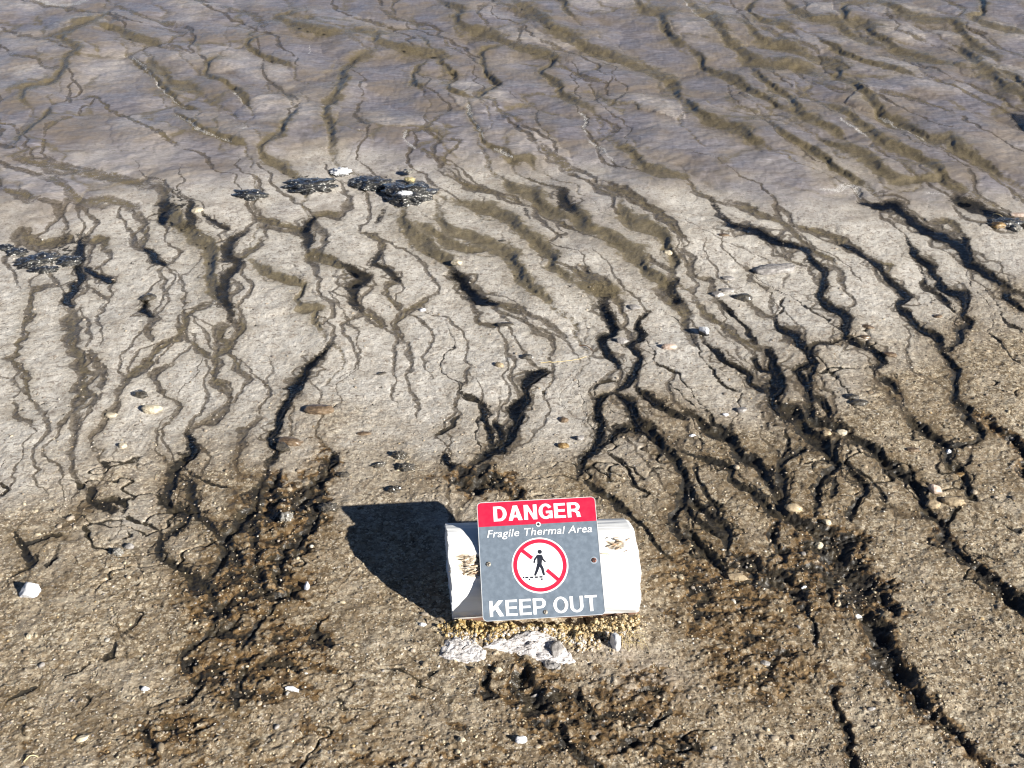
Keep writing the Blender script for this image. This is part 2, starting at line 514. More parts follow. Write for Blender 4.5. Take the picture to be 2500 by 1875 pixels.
L2 d 64 1790,300 1850,370 1890,460 1990,530 2060,610 2130,690 2190,760 2212,850 2200,1000 2160,1080 2150,1180 2190,1230
L2 c 22 1680,640 1800,730 1860,810 1920,890 1980,940 1930,970
L2 c 14 1760,680 1860,760 1970,870
L2 d 30 1560,840 1630,910 1720,970 1820,1030 1900,1110 1990,1200 2060,1290 2130,1370
L2 c 16 1880,1010 1960,1130
L2 c 40 1640,440 1620,520
B1 d 30 1400,620 1390,700 1380,790 1300,860 1230,900 1200,950
B1 d 40 1530,720 1430,790 1360,830
B1 d 40 1800,630 1730,700 1640,800 1580,900
B1 d 44 1600,1020 1560,1120 1540,1250 1530,1310
B1 a 50 1220,950 1240,1050 1280,1130 1240,1220 1150,1250
B1 a 40 900,1390 950,1480 1000,1560 1050,1670
B1 d 36 1600,1530 1640,1480
B1 c 24 880,660 910,690 820,770
B1 d 32 790,790 860,820
B1 c 18 750,830 760,900 730,970 650,970
B1 c 18 600,990 500,1050 420,1080
B1 d 24 290,1130 200,1190 50,1250
B1 c 18 50,1330 60,1390
B1 c 26 560,1200 580,1230 540,1290
B1 d 26 150,1400 160,1480
B1 c 22 500,1470 560,1480
B1 a 50 1650,480 1750,580 1850,560 2000,620
B1 a 50 2100,700 2050,800 2150,900
B1 a 60 1500,560 1440,640 1480,740
B2 a 120 930,600 960,750 1010,820 1060,950 1100,1050
B2 a 90 1100,1050 1200,1130 1280,1230 1350,1330 1450,1430 1580,1500
B2 a 50 700,650 640,720 640,850 740,890
B2 a 60 1380,840 1380,950 1530,1080
B2 c 26 2212,980 2080,1060 1940,1170
B2 a 60 1900,1250 1750,1350 1600,1400
B2 d 30 1050,880 1060,1020
T1 w 20 820,375 860,400 940,460 1020,570 1080,640 1150,690 1200,730
T1 w 20 1130,780 1200,820 1280,890 1400,940 1520,970
T1 w 16 1520,640 1560,680 1600,730
T1 w 16 1580,850 1600,890 1540,900
T1 w 24 2000,320 2010,370
T1 w 30 250,30 450,60 620,20
T2 w 30 820,720 840,800 890,900 920,960
T2 w 26 990,1000 1060,1030 1100,1060
T2 w 30 1540,760 1590,800 1560,870 1590,910
T2 w 34 1600,950 1700,1020 1750,1070
T2 w 30 430,900 410,950 480,1010
T2 w 24 1320,1180 1400,1200
T2 w 22 850,1020 900,1030
T2 w 18 120,900 170,940
T3 w 22 1280,790 1380,850 1480,910 1570,965
T3 w 26 1010,820 1100,880 1180,930
T3 w 20 410,640 480,680
T3 w 18 0,20 60,110 180,180
M3 w 30 900,190 1000,190 1100,170 1160,230
M3 w 18 1600,215 1680,225
"""

def catmull(pts, n=4):
    pts = [np.array(p, float) for p in pts]
    if len(pts) < 3:
        return pts
    out = []
    for i in range(len(pts) - 1):
        p0 = pts[max(i - 1, 0)]; p1 = pts[i]; p2 = pts[i + 1]; p3 = pts[min(i + 2, len(pts) - 1)]
        for k in range(n):
            t = k / n
            out.append(0.5 * (2 * p1 + (p2 - p0) * t + (2 * p0 - 5 * p1 + 4 * p2 - p3) * t * t
                              + (3 * p1 - p0 - 3 * p2 + p3) * t ** 3))
    out.append(pts[-1])
    return out

# grid: finer near the walkway, coarser with distance, one sheet out to the horizon
NROW, NCOL = 1180, 1340
dep = np.linspace(math.radians(57.5), math.radians(11.6), NROW)
ys = CAM_H / np.tan(dep)
ys = np.concatenate([-np.geomspace(14, 0.4, 18), np.linspace(-0.2, ys[0] - 0.03, 26), ys,
                     np.geomspace(ys[-1] * 1.012, 900, 60)])
NR = len(ys)
HALF = 0.60 * (np.maximum(ys, 0.9) * math.cos(PITCH) + CAM_H * math.sin(PITCH)) + np.where(ys < 0, -ys, 0)
tc = np.linspace(-1, 1, NCOL)
X = (HALF[:, None] * tc[None, :]).astype(np.float32)
Y = np.repeat(ys[:, None], NCOL, 1).astype(np.float32)

# ragged edges: distances are measured from warped coordinates
WX = X + 0.014 * perlin(X / 0.11, Y / 0.11, 41) + 0.007 * perlin(X / 0.035, Y / 0.035, 42) + 0.0035 * perlin(X / 0.013, Y / 0.013, 45)
WY = Y + 0.014 * perlin(X / 0.11, Y / 0.11, 43) + 0.007 * perlin(X / 0.035, Y / 0.035, 44) + 0.0035 * perlin(X / 0.013, Y / 0.013, 46)
EDGE = 1 + 0.38 * perlin(X / 0.06, Y / 0.06, 47) + 0.20 * np.clip((5.5 - Y) / 3, 0.25, 1) * perlin(X / 0.016, Y / 0.016, 48)

zero = lambda: np.zeros((NR, NCOL), np.float32)
CHAN, CARVE, RIM, OLIVE, DARK, AMBER, SHAL, WATER, FLECK, HALO = (zero() for _ in range(10))

KIND = {  # depth factor, depth cap, rim, olive, dark, shallow
    "o": (0.24, 0.007, 0.019, 1.0, 0.08, 0.25),
    "s": (0.24, 0.007, 0.0, 0.0, 0.12, 1.0),
    "d": (0.50, 0.024, 0.0, 0.10, 1.0, 1.0),
    "a": (0.40, 0.026, 0.0, 0.0, 0.35, 0.0),
    "c": (0.65, 0.014, 0.0, 0.0, 0.85, 0.8),
    "f": (0.22, 0.004, 0.003, 0.55, 0.05, 0.5),
    "w": (0.0, 0.0, 0.0, 0.0, 0.0, 0.0),
}
WIDER = {"o": 1.0, "s": 1.0, "d": 1.06, "a": 1.15, "c": 1.0, "w": 1.0, "f": 1.0}
def box(x0, x1, y0, y1):
    r0 = np.searchsorted(ys, y0); r1 = np.searchsorted(ys, y1)
    if r1 <= r0: return None
    hs = (HALF[r0], HALF[min(r1, NR - 1)])
    a = min(x0 / h for h in hs); b = max(x1 / h for h in hs)
    c0 = int(np.clip((a + 1) / 2 * (NCOL - 1), 0, NCOL)); c1 = int(np.clip((b + 1) / 2 * (NCOL - 1) + 2, 0, NCOL))
    if c1 <= c0: return None
    return slice(r0, r1), slice(c0, c1)

def lay_ground(kind, g, widths, t_in=1.0, t_out=1.0, force=1.0):
    """one runnel along ground points g; widths in metres; t_in / t_out thin the two ends"""
    kd, cap, rim, ol, dk, sh = KIND[kind]
    n = len(g)
    for i in range(n - 1):
        (ax, ay), (bx, by) = g[i], g[i + 1]
        ex, ey = bx - ax, by - ay
        EL = math.hypot(ex, ey) + 1e-9
        nx, ny = -ey / EL, ex / EL
        e_in = 1 - t_in * (1 - min(1.0, 0.25 + 5.0 * i / n)); e_out = 1 - t_out * (1 - min(1.0, 0.25 + 5.0 * (n - 2 - i) / n))
        ends = min(e_in, e_out)
        vis = ends * force
        mx, my = (ax + bx) / 2, (ay + by) / 2
        w = widths[i] * (0.35 + 0.65 * ends)
        w *= 1 + (0.18 if kind == 'd' else 0.32) * math.sin(mx * 9.1 + my * 7.3) * math.sin(my * 12.7 - mx * 5 + 1.3)
        w = max(w * WIDER[kind], 0.0035)
        # trenches cut deepest at the lower right, shallow towards the film and the left
        loc = float(np.clip((4.6 - my) / 2.2, 0, 1)) * (0.60 + 0.40 * float(np.clip((mx + 0.1) / 0.5, 0, 1)))
        depth = min(kd * w, cap) * vis * ((0.35 + 0.65 * loc) if kind in "dc" else 1.0)
        far = 0.48 if kind == "o" else 0.0
        m = max(w * 1.9 + 0.045, far)
        bb = box(min(ax, bx) - m, max(ax, bx) + m, min(ay, by) - m, max(ay, by) + m)
        if bb is None: continue
        px = WX[bb] - ax; py = WY[bb] - ay
        t = np.clip((px * ex + py * ey) / (EL * EL), 0, 1)
        qx = px - t * ex; qy = py - t * ey
        d = np.sqrt(qx * qx + qy * qy)
        u = d / (w * 0.5) * EDGE[bb]
        if kind == "w":
            np.maximum(FLECK[bb], sstep(1.6, 0.4, u), out=FLECK[bb]); continue
        soft = (sstep(2.0, 0.4, u) * vis).astype(np.float32)
        np.maximum(CHAN[bb], soft, out=CHAN[bb])
        np.maximum(CARVE[bb], sstep(1.35, 0.15, u) * depth, out=CARVE[bb])
        if dk: np.maximum(DARK[bb], dk * (0.72 + 0.28 * loc) * sstep(1.95, 0.45, u) * vis, out=DARK[bb])
        if kind == "a": np.maximum(AMBER[bb], sstep(2.0, 0.5, u) * ends, out=AMBER[bb])
        if sh: np.maximum(SHAL[bb], sh * soft, out=SHAL[bb])
        if kind == "o" and mx < 0.25:      # open water shows along these on the left
            np.maximum(WATER[bb], ends * sstep(0.75, 0.35, u), out=WATER[bb])
        if kind == "d" and w > 0.018: np.maximum(WATER[bb], ends * sstep(1.15, 0.6, u), out=WATER[bb])
        if kind in "osd" and force > 0.9:
            np.maximum(HALO[bb], (1.0 if kind == "o" else 0.7) * ends * np.exp(-(d / (1.0 * w + 0.018)) ** 2), out=HALO[bb])
        if rim:
            sgn = 1.0 if (nx * 0.5 + ny * 0.85) > 0 else -1.0
            sd = (qx * nx + qy * ny) * sgn
            amp = rim * min(1.0, w / 0.04) * ends
            np.maximum(RIM[bb], amp * np.exp(-d / (0.20 if kind == "o" else 0.03)) * sstep(-0.6 * max(w, 0.05), 0.7 * max(w, 0.05), sd), out=RIM[bb])
            uu = np.where(sd > 0, u * 0.75, u * 1.2)      # the mat hangs on the high side of the edge
            np.maximum(OLIVE[bb], ol * vis * sstep(1.8, 0.3, uu), out=OLIVE[bb])
        elif ol:
            np.maximum(OLIVE[bb], ol * ends * sstep(1.9, 0.7, u), out=OLIVE[bb])

def strand(g, widths, off, lam, ph, wf):
    """a thin side thread weaving about a runnel"""
    g = np.array(g); w = np.array(widths)
    d = np.gradient(g, axis=0); d /= np.linalg.norm(d, axis=1, keepdims=True) + 1e-9
    sarc = np.concatenate([[0], np.cumsum(np.linalg.norm(np.diff(g, axis=0), axis=1))])
    o = w * off * np.sin(sarc / (lam * w.mean()) * 6.283 + ph) * np.sin(sarc * 7.1 + 2 * ph)
    o += w * 0.35 * off * np.sin(sarc / (0.4 * lam * w.mean()) * 6.283 + 1.7 * ph)
    return [tuple(q) for q in g + np.stack([-d[:, 1], d[:, 0]], -1) * o[:, None]], w * wf

TRACED = []
prn = np.random.default_rng(4)
for row in LINES.strip().splitlines():
    f = row.split()
    ox, oy = TILE[f[0]]; s = 0.29385 if f[0] == "B2" else 0.37703
    pts = catmull([(ox + float(a) * s, oy + float(b) * s) for a, b in (q.split(",") for q in f[3:])])
    wl = float(f[2]) * s
    g = [at(*p) for p in pts]
    ws = []
    for i in range(len(pts)):
        j0, j1 = max(i - 1, 0), min(i + 1, len(pts) - 1)
        dx, dy = pts[j1][0] - pts[j0][0], pts[j1][1] - pts[j0][1]; L = math.hypot(dx, dy) + 1e-9
        q0 = at(pts[i][0] - dy / L * wl / 2, pts[i][1] + dx / L * wl / 2); q1 = at(pts[i][0] + dy / L * wl / 2, pts[i][1] - dx / L * wl / 2)
        ex, ey = g[j1][0] - g[j0][0], g[j1][1] - g[j0][1]; EL = math.hypot(ex, ey) + 1e-9
        ws.append(abs((q1[0] - q0[0]) * -ey / EL + (q1[1] - q0[1]) * ex / EL))
    k = f[1]
    TRACED.append((k, g, ws))
    wm = float(np.mean(ws))
    if k == "s" and len(g) > 4:
        ns = 2 + int(wm > 0.035) + int(wm > 0.055)
        for j in range(ns):
            gg, ww = strand(g, ws, 0.55, 5 + 3 * prn.random(), 6.28 * prn.random(), 0.40 if ns > 2 else 0.5)
            lay_ground(k, gg, ww, 0.7, 0.7, 0.62 if f[0][0] == "T" else 1.0)
        lay_ground("f" if wm > 0.03 else "s", g, np.array(ws) * 0.6, 1, 1)
    else:
        lay_ground(k, g, ws, 0.55 if k == 'd' else 0.8, 0.55 if k == 'd' else 0.8)
        if k in "od" and len(g) > 4 and wm > 0.02:
            for j in range(4 if k == "d" else 2):
                gg, ww = strand(g, ws, 0.9 + 0.9 * prn.random() * (k == "d"), 5 + 5 * prn.random(), 6.28 * prn.random(), 0.22 + 0.12 * prn.random())
                lay_ground(("s", "c")[int(g[0][1] < 3.3)] if k == "d" else "f", gg, ww, 1, 1, 0.8)

# where the water runs: a flow field learnt from the traced runnels
gx = np.arange(-5.0, 5.01, 0.1); gy = np.arange(1.2, 9.4, 0.1)
GX, GY = np.meshgrid(gx, gy); FX = np.zeros_like(GX); FY = np.full_like(GX, -1e-4)
for k, g, ws in TRACED:
    if k == "w": continue
    for i in range(0, len(g) - 1, 2):
        dx, dy = g[i + 1][0] - g[i][0], g[i + 1][1] - g[i][1]
        if dy > 0: dx, dy = -dx, -dy
        L = math.hypot(dx, dy) + 1e-9
        wgt = np.exp(-((GX - g[i][0]) ** 2 + (GY - g[i][1]) ** 2) / (2 * 0.30 ** 2))
        FX += wgt * dx / L; FY += wgt * dy / L
def flow(x, y):
    i = int(np.clip((y - 1.2) / 0.1, 0, len(gy) - 1)); j = int(np.clip((x + 5) / 0.1, 0, len(gx) - 1))
    return math.atan2(FY[i, j], FX[i, j])
def cell(x, y):
    r = int(np.clip(np.searchsorted(ys, y), 1, NR - 1))
    return r, int(np.clip(round((x / HALF[r] + 1) / 2 * (NCOL - 1)), 0, NCOL - 1))
def walk(x, y, steps, sign=1.0, wander=1.0, skip=4):
    """follow the flow from (x, y) until another runnel is met"""
    out = [(x, y)]; hit = False
    st = 0.010 + 0.0035 * y
    for k in range(steps):
        a = flow(x, y) + (0 if sign > 0 else math.pi)
        p1 = perlin(np.array([x / 0.21 + 31 * sign]), np.array([y / 0.21]), 81)[0]; p2 = perlin(np.array([x / 0.06]), np.array([y / 0.06]), 82)[0]
        a += wander * (1.1 * p1 + 0.8 * p2)
        x += st * math.cos(a); y += st * math.sin(a); out.append((x, y))
        if not (1.4 < y < 9.0) or abs(x) > 4.8: break
        if k >= skip and CHAN[cell(x, y)] > 0.45: hit = True; break
    return out, hit

# runnels carry on past their traced ends until they join the next one
for k, g, ws in TRACED:
    if k in "wa" or len(g) < 3: continue
    kk = {"o": "f", "d": "s", "s": "s", "c": "c"}[k]
    dn = g if g[-1][1] < g[0][1] else g[::-1]
    for pt, sg_ in ((dn[-1], 1.0), (dn[0], -1.0)):
        dry = pt[1] < 2.9
        p, hit = walk(pt[0], pt[1], 9 if dry else 26, sg_, 0.8, 6)
        if len(p) > 5:
            w0 = 0.45 * float(np.mean(ws))
            lay_ground(kk, p, np.linspace(w0, w0 * 0.7 if hit else 0.004, len(p)), 0.0, 0.0 if hit else 1.0, 0.55 if dry else 0.85)

# zones: thin water film at the back, pale wet flats in the middle, gravelly crust in front
def edge_y(pts):
    g = np.array(sorted((lambda p: (p[0] / p[1], p[1]))(at(*q)) for q in pts))
    return np.interp(X / np.maximum(Y, 0.5), g[:, 0], g[:, 1]).astype(np.float32)
ylo = edge_y([(0, 560), (300, 500), (560, 480), (830, 450), (1100, 450), (1500, 500), (2000, 500), (2500, 540)])
ygr = edge_y([(0, 1180), (450, 1130), (750, 1060), (1100, 1120), (1500, 1050), (2000, 900), (2500, 700)])
nz = fbm(X / 0.6, Y / 0.6, 4, 3)
FILM = sstep(-0.45, 0.75, Y - ylo + 0.7 * nz)
GRAV = sstep(0.40, -0.45, Y - ygr + 0.5 * fbm(X / 0.35, Y / 0.35, 4, 8))

# the fine web of threads between the runnels
wr = np.random.default_rng(23)
for k in range(1000):
    dp = math.radians(13.0 + 41.0 * wr.random()); y = CAM_H / math.tan(dp)
    x = (wr.random() * 2 - 1) * 0.50 * (y * math.cos(PITCH) + CAM_H * math.sin(PITCH))
    c = cell(x, y); gr, fi = GRAV[c], FILM[c]
    if gr > 0.3 and (wr.random() < 0.97 * gr or CHAN[max(c[0] - 25, 0):c[0] + 25, max(c[1] - 40, 0):c[1] + 40].max() < 0.5): continue
    if wr.random() < (0.30 if fi < 0.5 else 0.55): continue
    if abs(x - 0.07) < 0.45 and abs(y - 2.35) < 0.22: continue
    p, hit = walk(x, y, 14 + int(34 * wr.random()), 1.0, 1.15)
    if len(p) < 6: continue
    kk = "f" if fi > 0.5 else ("s" if gr < 0.5 or wr.random() < 0.3 else "c")
    w1 = (0.0045 + 0.010 * wr.random() ** 2) * (0.55 + 0.16 * y)
    lay_ground(kk, p, np.linspace(0.004, w1, len(p)), 1.0, 0.0 if hit else 1.0, 0.22 + 0.45 * wr.random() ** 1.5)

# amber, crumbly wet ground between nodules
def blob(px, py, rx, ry):
    cx, cy = at(px, py)
    ax = abs(at(px + rx, py)[0] - cx); ay = abs(at(px, py - ry)[1] - cy)
    return np.exp(-(((X - cx) / ax) ** 2 + ((Y - cy) / ay) ** 2))
PATCH = zero()
for b in ((660, 1400, 110, 130), (560, 1480, 120, 90), (720, 1240, 110, 90), (780, 1130, 60, 60), (640, 1620, 160, 120),
          (1790, 1500, 150, 90), (1700, 1420, 110, 70), (1950, 1430, 130, 90), (2000, 1330, 70, 80), (1400, 1770, 160, 80), (1560, 1700, 120, 70),
          (1180, 1180, 110, 40), (1310, 1690, 90, 90), (1850, 1620, 160, 90), (1620, 1830, 110, 60), (430, 1800, 110, 60)):
    PATCH = np.maximum(PATCH, blob(*b))

# a clear, level bed around the log
cx0, cy0 = 0.075, 2.40
CALM = np.exp(-(((X - cx0) / 0.75) ** 2 + ((Y - cy0) / 0.45) ** 2))

F1, F2, RID = worley(X / 0.030 + 0.35 * perlin(X / 0.03, Y / 0.03, 5), Y / 0.026 + 0.35 * perlin(X / 0.03, Y / 0.03, 6), 21)
NOD = np.clip(1 - F1 * 1.15, 0, 1)
f1, f2, rid2 = worley(X / 0.0125, Y / 0.0125, 22)
nod2 = np.clip(1 - f1 * 1.2, 0, 1)
CN = 0.85 * fbm(X / 0.075, Y / 0.052, 5, 9, 0.60) + 0.35 * (0.45 - F1) + 0.15 * (0.45 - f1)      # crumbly relief
PATCH = np.maximum(PATCH, 0.42 * blob(1000, 1870, 800, 150))
PATCHN = sstep(0.0, 0.85, PATCH + 0.40 * fbm(X / 0.13, Y / 0.09, 5, 14, 0.6))

ridge = 1 - np.abs(fbm(X / 0.22, Y / 0.17, 3, 31))
CRK = sstep(0.955, 0.995, ridge) * sstep(0.05, 0.35, fbm(X / 0.45, Y / 0.4, 2, 33)) * sstep(0.2, 0.6, GRAV)
PIT = sstep(0.40, 0.56, fbm(X / 0.030, Y / 0.022, 3, 36)) * sstep(-0.1, 0.35, fbm(X / 0.5, Y / 0.5, 2, 37)) * (1 - FILM)

# overlapping lobes of the mat under the film, creased where they meet
lwx = X + 0.10 * perlin(X / 0.4, Y / 0.4, 71) + 0.03 * perlin(X / 0.1, Y / 0.1, 72); lwy = Y + 0.10 * perlin(X / 0.4, Y / 0.4, 73) + 0.03 * perlin(X / 0.1, Y / 0.1, 74)
L1_, L2_, LID = worley((0.83 * lwx + 0.55 * lwy) / 0.30, (-0.55 * lwx + 0.83 * lwy) / 0.52, 75)
LOBE = FILM * (0.030 * (1 - L1_ ** 2 * 0.9) + 0.005 * LID)
CREASE = sstep(0.16, 0.02, (L2_ - L1_) + 0.10 * perlin(X / 0.06, Y / 0.06, 76)) * FILM * sstep(-0.2, 0.3, perlin(X / 0.5, Y / 0.5, 77))
NEAR = np.clip((14 - Y) / 4, 0, 1) * np.clip((Y + 2) / 2, 0, 1)
Z0 = (0.030 * fbm(X / 1.6, Y / 1.6, 2, 1) + 0.012 * fbm(X / 0.45, Y / 0.4, 2, 2)) * (1 - 0.9 * CALM)
Z0 = Z0 + LOBE * np.clip((16 - Y) / 4, 0, 1)
Z0 = Z0 + FILM * 0.010 * fbm(X / 0.30, Y / 0.22, 3, 12) + 0.06 * np.clip((Y - 12) / 40, 0, 40)
fine = (1 - FILM) * (0.0032 * fbm(X / 0.05, Y / 0.04, 4, 15)) + FILM * (0.0020 * fbm(X / 0.022, Y / 0.05, 3, 16) + 0.0050 * fbm((X + 0.6 * Y) / 0.16, (Y - 0.6 * X) / 0.055, 4, 18))
fine = fine + GRAV * (0.0024 * NOD * RID + 0.0026 * nod2 * rid2 + 0.0075 * fbm(X / 0.09, Y / 0.075, 6, 17, 0.66))
fine = fine + (1 - FILM) * (1 - GRAV) * 0.0016 * nod2 * (rid2 > 0.55)
PW = PATCHN * GRAV
CRUMB = np.clip(AMBER * 0.9 + PW, 0, 1)
fine = fine + CRUMB * 0.018 * np.clip(CN, -0.6, 0.5)
CNA = CN + 0.42 * (1 - CRUMB) - 0.30 * np.clip(AMBER, 0, 1)
LOWS = sstep(0.24, -0.04, CNA) * sstep(0.02, 0.25, CRUMB)
Z = Z0 + (RIM - CARVE * (0.9 + 0.35 * perlin(X / 0.07, Y / 0.07, 51)) + fine) * NEAR - 0.006 * CRK - 0.003 * PIT
Z = Z.astype(np.float32)
# hollow under the front of the log and the mound it rests on
Z += 0.016 * np.exp(-(((X - 0.10) / 0.26) ** 4 + ((Y - 2.205) / 0.055) ** 2))
Z -= 0.035 * np.exp(-(((X - 0.07) / 0.16) ** 4 + ((Y - 2.272) / 0.018) ** 2))

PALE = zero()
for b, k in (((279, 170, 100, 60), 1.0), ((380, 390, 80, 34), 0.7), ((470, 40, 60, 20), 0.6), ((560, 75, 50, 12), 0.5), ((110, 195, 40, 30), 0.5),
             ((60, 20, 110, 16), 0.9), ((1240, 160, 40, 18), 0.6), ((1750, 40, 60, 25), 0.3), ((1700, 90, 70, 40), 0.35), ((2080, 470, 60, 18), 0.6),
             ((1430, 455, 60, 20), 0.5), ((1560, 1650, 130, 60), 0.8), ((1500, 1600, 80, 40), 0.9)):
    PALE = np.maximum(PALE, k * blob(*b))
PALE = np.maximum(PALE, 0.85 * FILM * sstep(0.45, 0.95, LID) * sstep(0.75, 0.15, L1_ + 0.35 * perlin(X / 0.13, Y / 0.13, 78)))  # sheen on the plates painted as paler lobe centres
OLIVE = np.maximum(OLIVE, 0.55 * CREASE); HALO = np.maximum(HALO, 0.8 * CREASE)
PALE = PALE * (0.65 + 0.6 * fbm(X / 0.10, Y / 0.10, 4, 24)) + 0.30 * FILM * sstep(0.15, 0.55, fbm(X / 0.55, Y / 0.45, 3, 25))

MATS = zero()
for b in ((1000, 470, 85, 40), (905, 450, 70, 34), (757, 460, 80, 30), (611, 482, 55, 24), (90, 625, 90, 40), (160, 600, 70, 60), (420, 500, 70, 50), (2440, 545, 80, 30)):
    MATS = np.maximum(MATS, blob(*b))
MATS = sstep(0.40, 1.0, MATS + 0.55 * fbm(X / 0.10, Y / 0.12, 5, 91, 0.62)) * sstep(-0.35, 0.30, fbm(X / 0.030, Y / 0.034, 4, 92, 0.65))
def flat(a): return np.clip(np.asarray(a, np.float32), 0, 1).ravel()
STAIN = np.clip(PATCH * 1.25 + AMBER + 0.55 * sstep(0.0, 0.5, HALO) + 0.35 * blob(620, 1420, 260, 300) + 0.35 * blob(1820, 1400, 330, 260), 0, 1) * GRAV
DARKM = np.clip(np.maximum.reduce([DARK, 0.75 * MATS, 0.85 * CRK, 0.75 * PIT, sstep(0.04, -0.20, CNA) * sstep(0.02, 0.25, CRUMB) * 0.72]), 0, 1)
WETM = np.clip(0.85 * FILM + CHAN * (0.75 + 0.25 * DARK) + 0.7 * LOWS + 0.25 * (1 - GRAV), 0, 1)

idx = np.arange(NR * NCOL, dtype=np.int32).reshape(NR, NCOL)
quads = np.stack([idx[:-1, :-1], idx[:-1, 1:], idx[1:, 1:], idx[1:, :-1]], -1).reshape(-1, 4)

def ground_z(x, y):
    r = int(np.clip(np.searchsorted(ys, y), 1, NR - 1))
    c = int(np.clip(round((x / HALF[r] + 1) / 2 * (NCOL - 1)), 0, NCOL - 1))
    return float(Z[r, c])

# ---- ground material
g = NT("thermal_ground")
film, grav, olive, dark, amber, shal, pale, wet, crumb = (g.attr(n) for n in
    ("film", "gravel", "olive", "dark", "amber", "shallow", "pale", "wet", "crumb"))
n_big = g.noise(3.0, 4, 0.55)
n_frg = g.noise(55, 4, 0.6)
n_mid = g.noise(22, 5, 0.6)
n_fine = g.noise(170, 3, 0.65)
n_grit = g.noise(420, 2, 0.6)
vc = g.node("ShaderNodeTexVoronoi"); g.set(vc.inputs["Vector"], g.co()); vc.inputs["Scale"].default_value = 95
vsep = g.node("ShaderNodeSeparateColor"); g.set(vsep.inputs[0], vc.outputs["Color"])
vc2 = g.node("ShaderNodeTexVoronoi"); g.set(vc2.inputs["Vector"], g.co()); vc2.inputs["Scale"].default_value = 230
vsep2 = g.node("ShaderNodeSeparateColor"); g.set(vsep2.inputs[0], vc2.outputs["Color"])
# dry gravelly crust
cg = g.ramp(g.math('ADD', g.math('MULTIPLY', vsep.outputs[0], 0.42), g.math('MULTIPLY', n_fine, 0.66)),
            [(0.20, (0.060, 0.041, 0.021)), (0.42, (0.180, 0.134, 0.082)), (0.63, (0.315, 0.252, 0.172)), (0.90, (0.62, 0.54, 0.40))])
spk = g.remap(vsep2.outputs[1], 0.89, 0.96)
cg = g.mix(g.math('MULTIPLY', spk, 0.75), cg, (0.68, 0.61, 0.47))
cg = g.mix(g.remap(n_mid, 0.50, 0.70, 0, 0.6), cg, (0.19, 0.135, 0.075))
cg = g.mix(g.remap(g.noise(7, 5, 0.65), 0.50, 0.66, 0, 0.55), cg, (0.40, 0.345, 0.265))
cg = g.mix(g.remap(g.noise(30, 5, 0.6), 0.53, 0.66, 0, 0.6), cg, (0.46, 0.395, 0.29))
cg = g.mix(g.remap(g.noise(4.3, 5, 0.65), 0.50, 0.68, 0, 0.60), cg, (0.135, 0.095, 0.052))
cg = g.mix(g.remap(g.noise(75, 4, 0.7), 0.57, 0.66, 0, 0.75), cg, (0.060, 0.044, 0.026))
# pale wet flats
cm = g.ramp(g.math('ADD', g.math('MULTIPLY', n_mid, 0.55), g.math('MULTIPLY', n_fine, 0.45)),
            [(0.30, (0.23, 0.195, 0.16)), (0.44, (0.44, 0.40, 0.345)), (0.58, (0.61, 0.575, 0.515)), (0.76, (0.73, 0.70, 0.64))])
cm = g.mix(g.remap(vsep.outputs[2], 0.90, 0.96, 0, 0.55), cm, (0.18, 0.14, 0.11))
cm = g.mix(g.remap(g.noise(1.0, 5, 0.62, g.mapped((4.5, 7.5, 4.5), (0, 0, 0.4))), 0.49, 0.68, 0, 0.55), cm, (0.32, 0.28, 0.23))
# mauve brown under the water film, combed by flow; lilac tint paints sky sheen
st1 = g.noise(1.0, 5, 0.62, g.mapped((9, 46, 9), (0, 0, math.radians(-28))))
st2 = g.noise(1.0, 4, 0.6, g.mapped((40, 190, 40), (0, 0, math.radians(-34))))
cf = g.ramp(g.math('ADD', g.math('MULTIPLY', st1, 0.55), g.math('MULTIPLY', st2, 0.45)),
            [(0.30, (0.100, 0.085, 0.078)), (0.46, (0.170, 0.152, 0.158)), (0.60, (0.240, 0.222, 0.242)), (0.76, (0.43, 0.415, 0.44))])
cf = g.mix(g.remap(n_big, 0.42, 0.62, 0, 0.7), cf, g.mix(st2, (0.13, 0.095, 0.055), (0.27, 0.215, 0.155)))
col = g.mix(film, cm, cf)
col = g.mix(grav, col, cg)
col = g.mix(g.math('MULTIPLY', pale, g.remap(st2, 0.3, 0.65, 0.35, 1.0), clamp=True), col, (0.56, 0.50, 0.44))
# mats and wet runnels
def ragged(a, lo, hi, k=0.85):
    t_ = g.math('ADD', g.math('MULTIPLY', g.math('SUBTRACT', n_fine, 0.5), k), g.math('MULTIPLY', g.math('SUBTRACT', n_frg, 0.5), 1.1))
    return g.remap(g.math('ADD', a, g.math('MULTIPLY', t_, g.remap(a, 0.0, 0.25))), lo, hi)
c_sh = g.mix(n_fine, (0.038, 0.029, 0.018), (0.115, 0.088, 0.056))
c_ha = g.mix(st2, (0.115, 0.090, 0.050), (0.225, 0.18, 0.115))
col = g.mix(g.math('MULTIPLY', g.attr("halo"), g.remap(n_mid, 0.25, 0.6, 0.15, 0.75)), col, c_ha)
flk = g.noise(1.0, 3, 0.6, g.mapped((55, 135, 55), (0, 0, math.radians(-12))))
fk = g.math('MULTIPLY', g.math('SUBTRACT', 1.0, film), 0.75)
col = g.mix(g.math('MULTIPLY', fk, g.remap(flk, 0.575, 0.67)), col, (0.15, 0.12, 0.092))
col = g.mix(g.math('MULTIPLY', fk, g.remap(flk, 0.40, 0.31, 0, 0.8)), col, (0.66, 0.61, 0.52))
col = g.mix(g.math('MULTIPLY', ragged(shal, 0.28, 0.66), g.remap(g.math('ADD', g.math('MULTIPLY', n_frg, 0.6), g.math('MULTIPLY', flk, 0.4)), 0.36, 0.60, 1.0, 0.66)), col, c_sh)
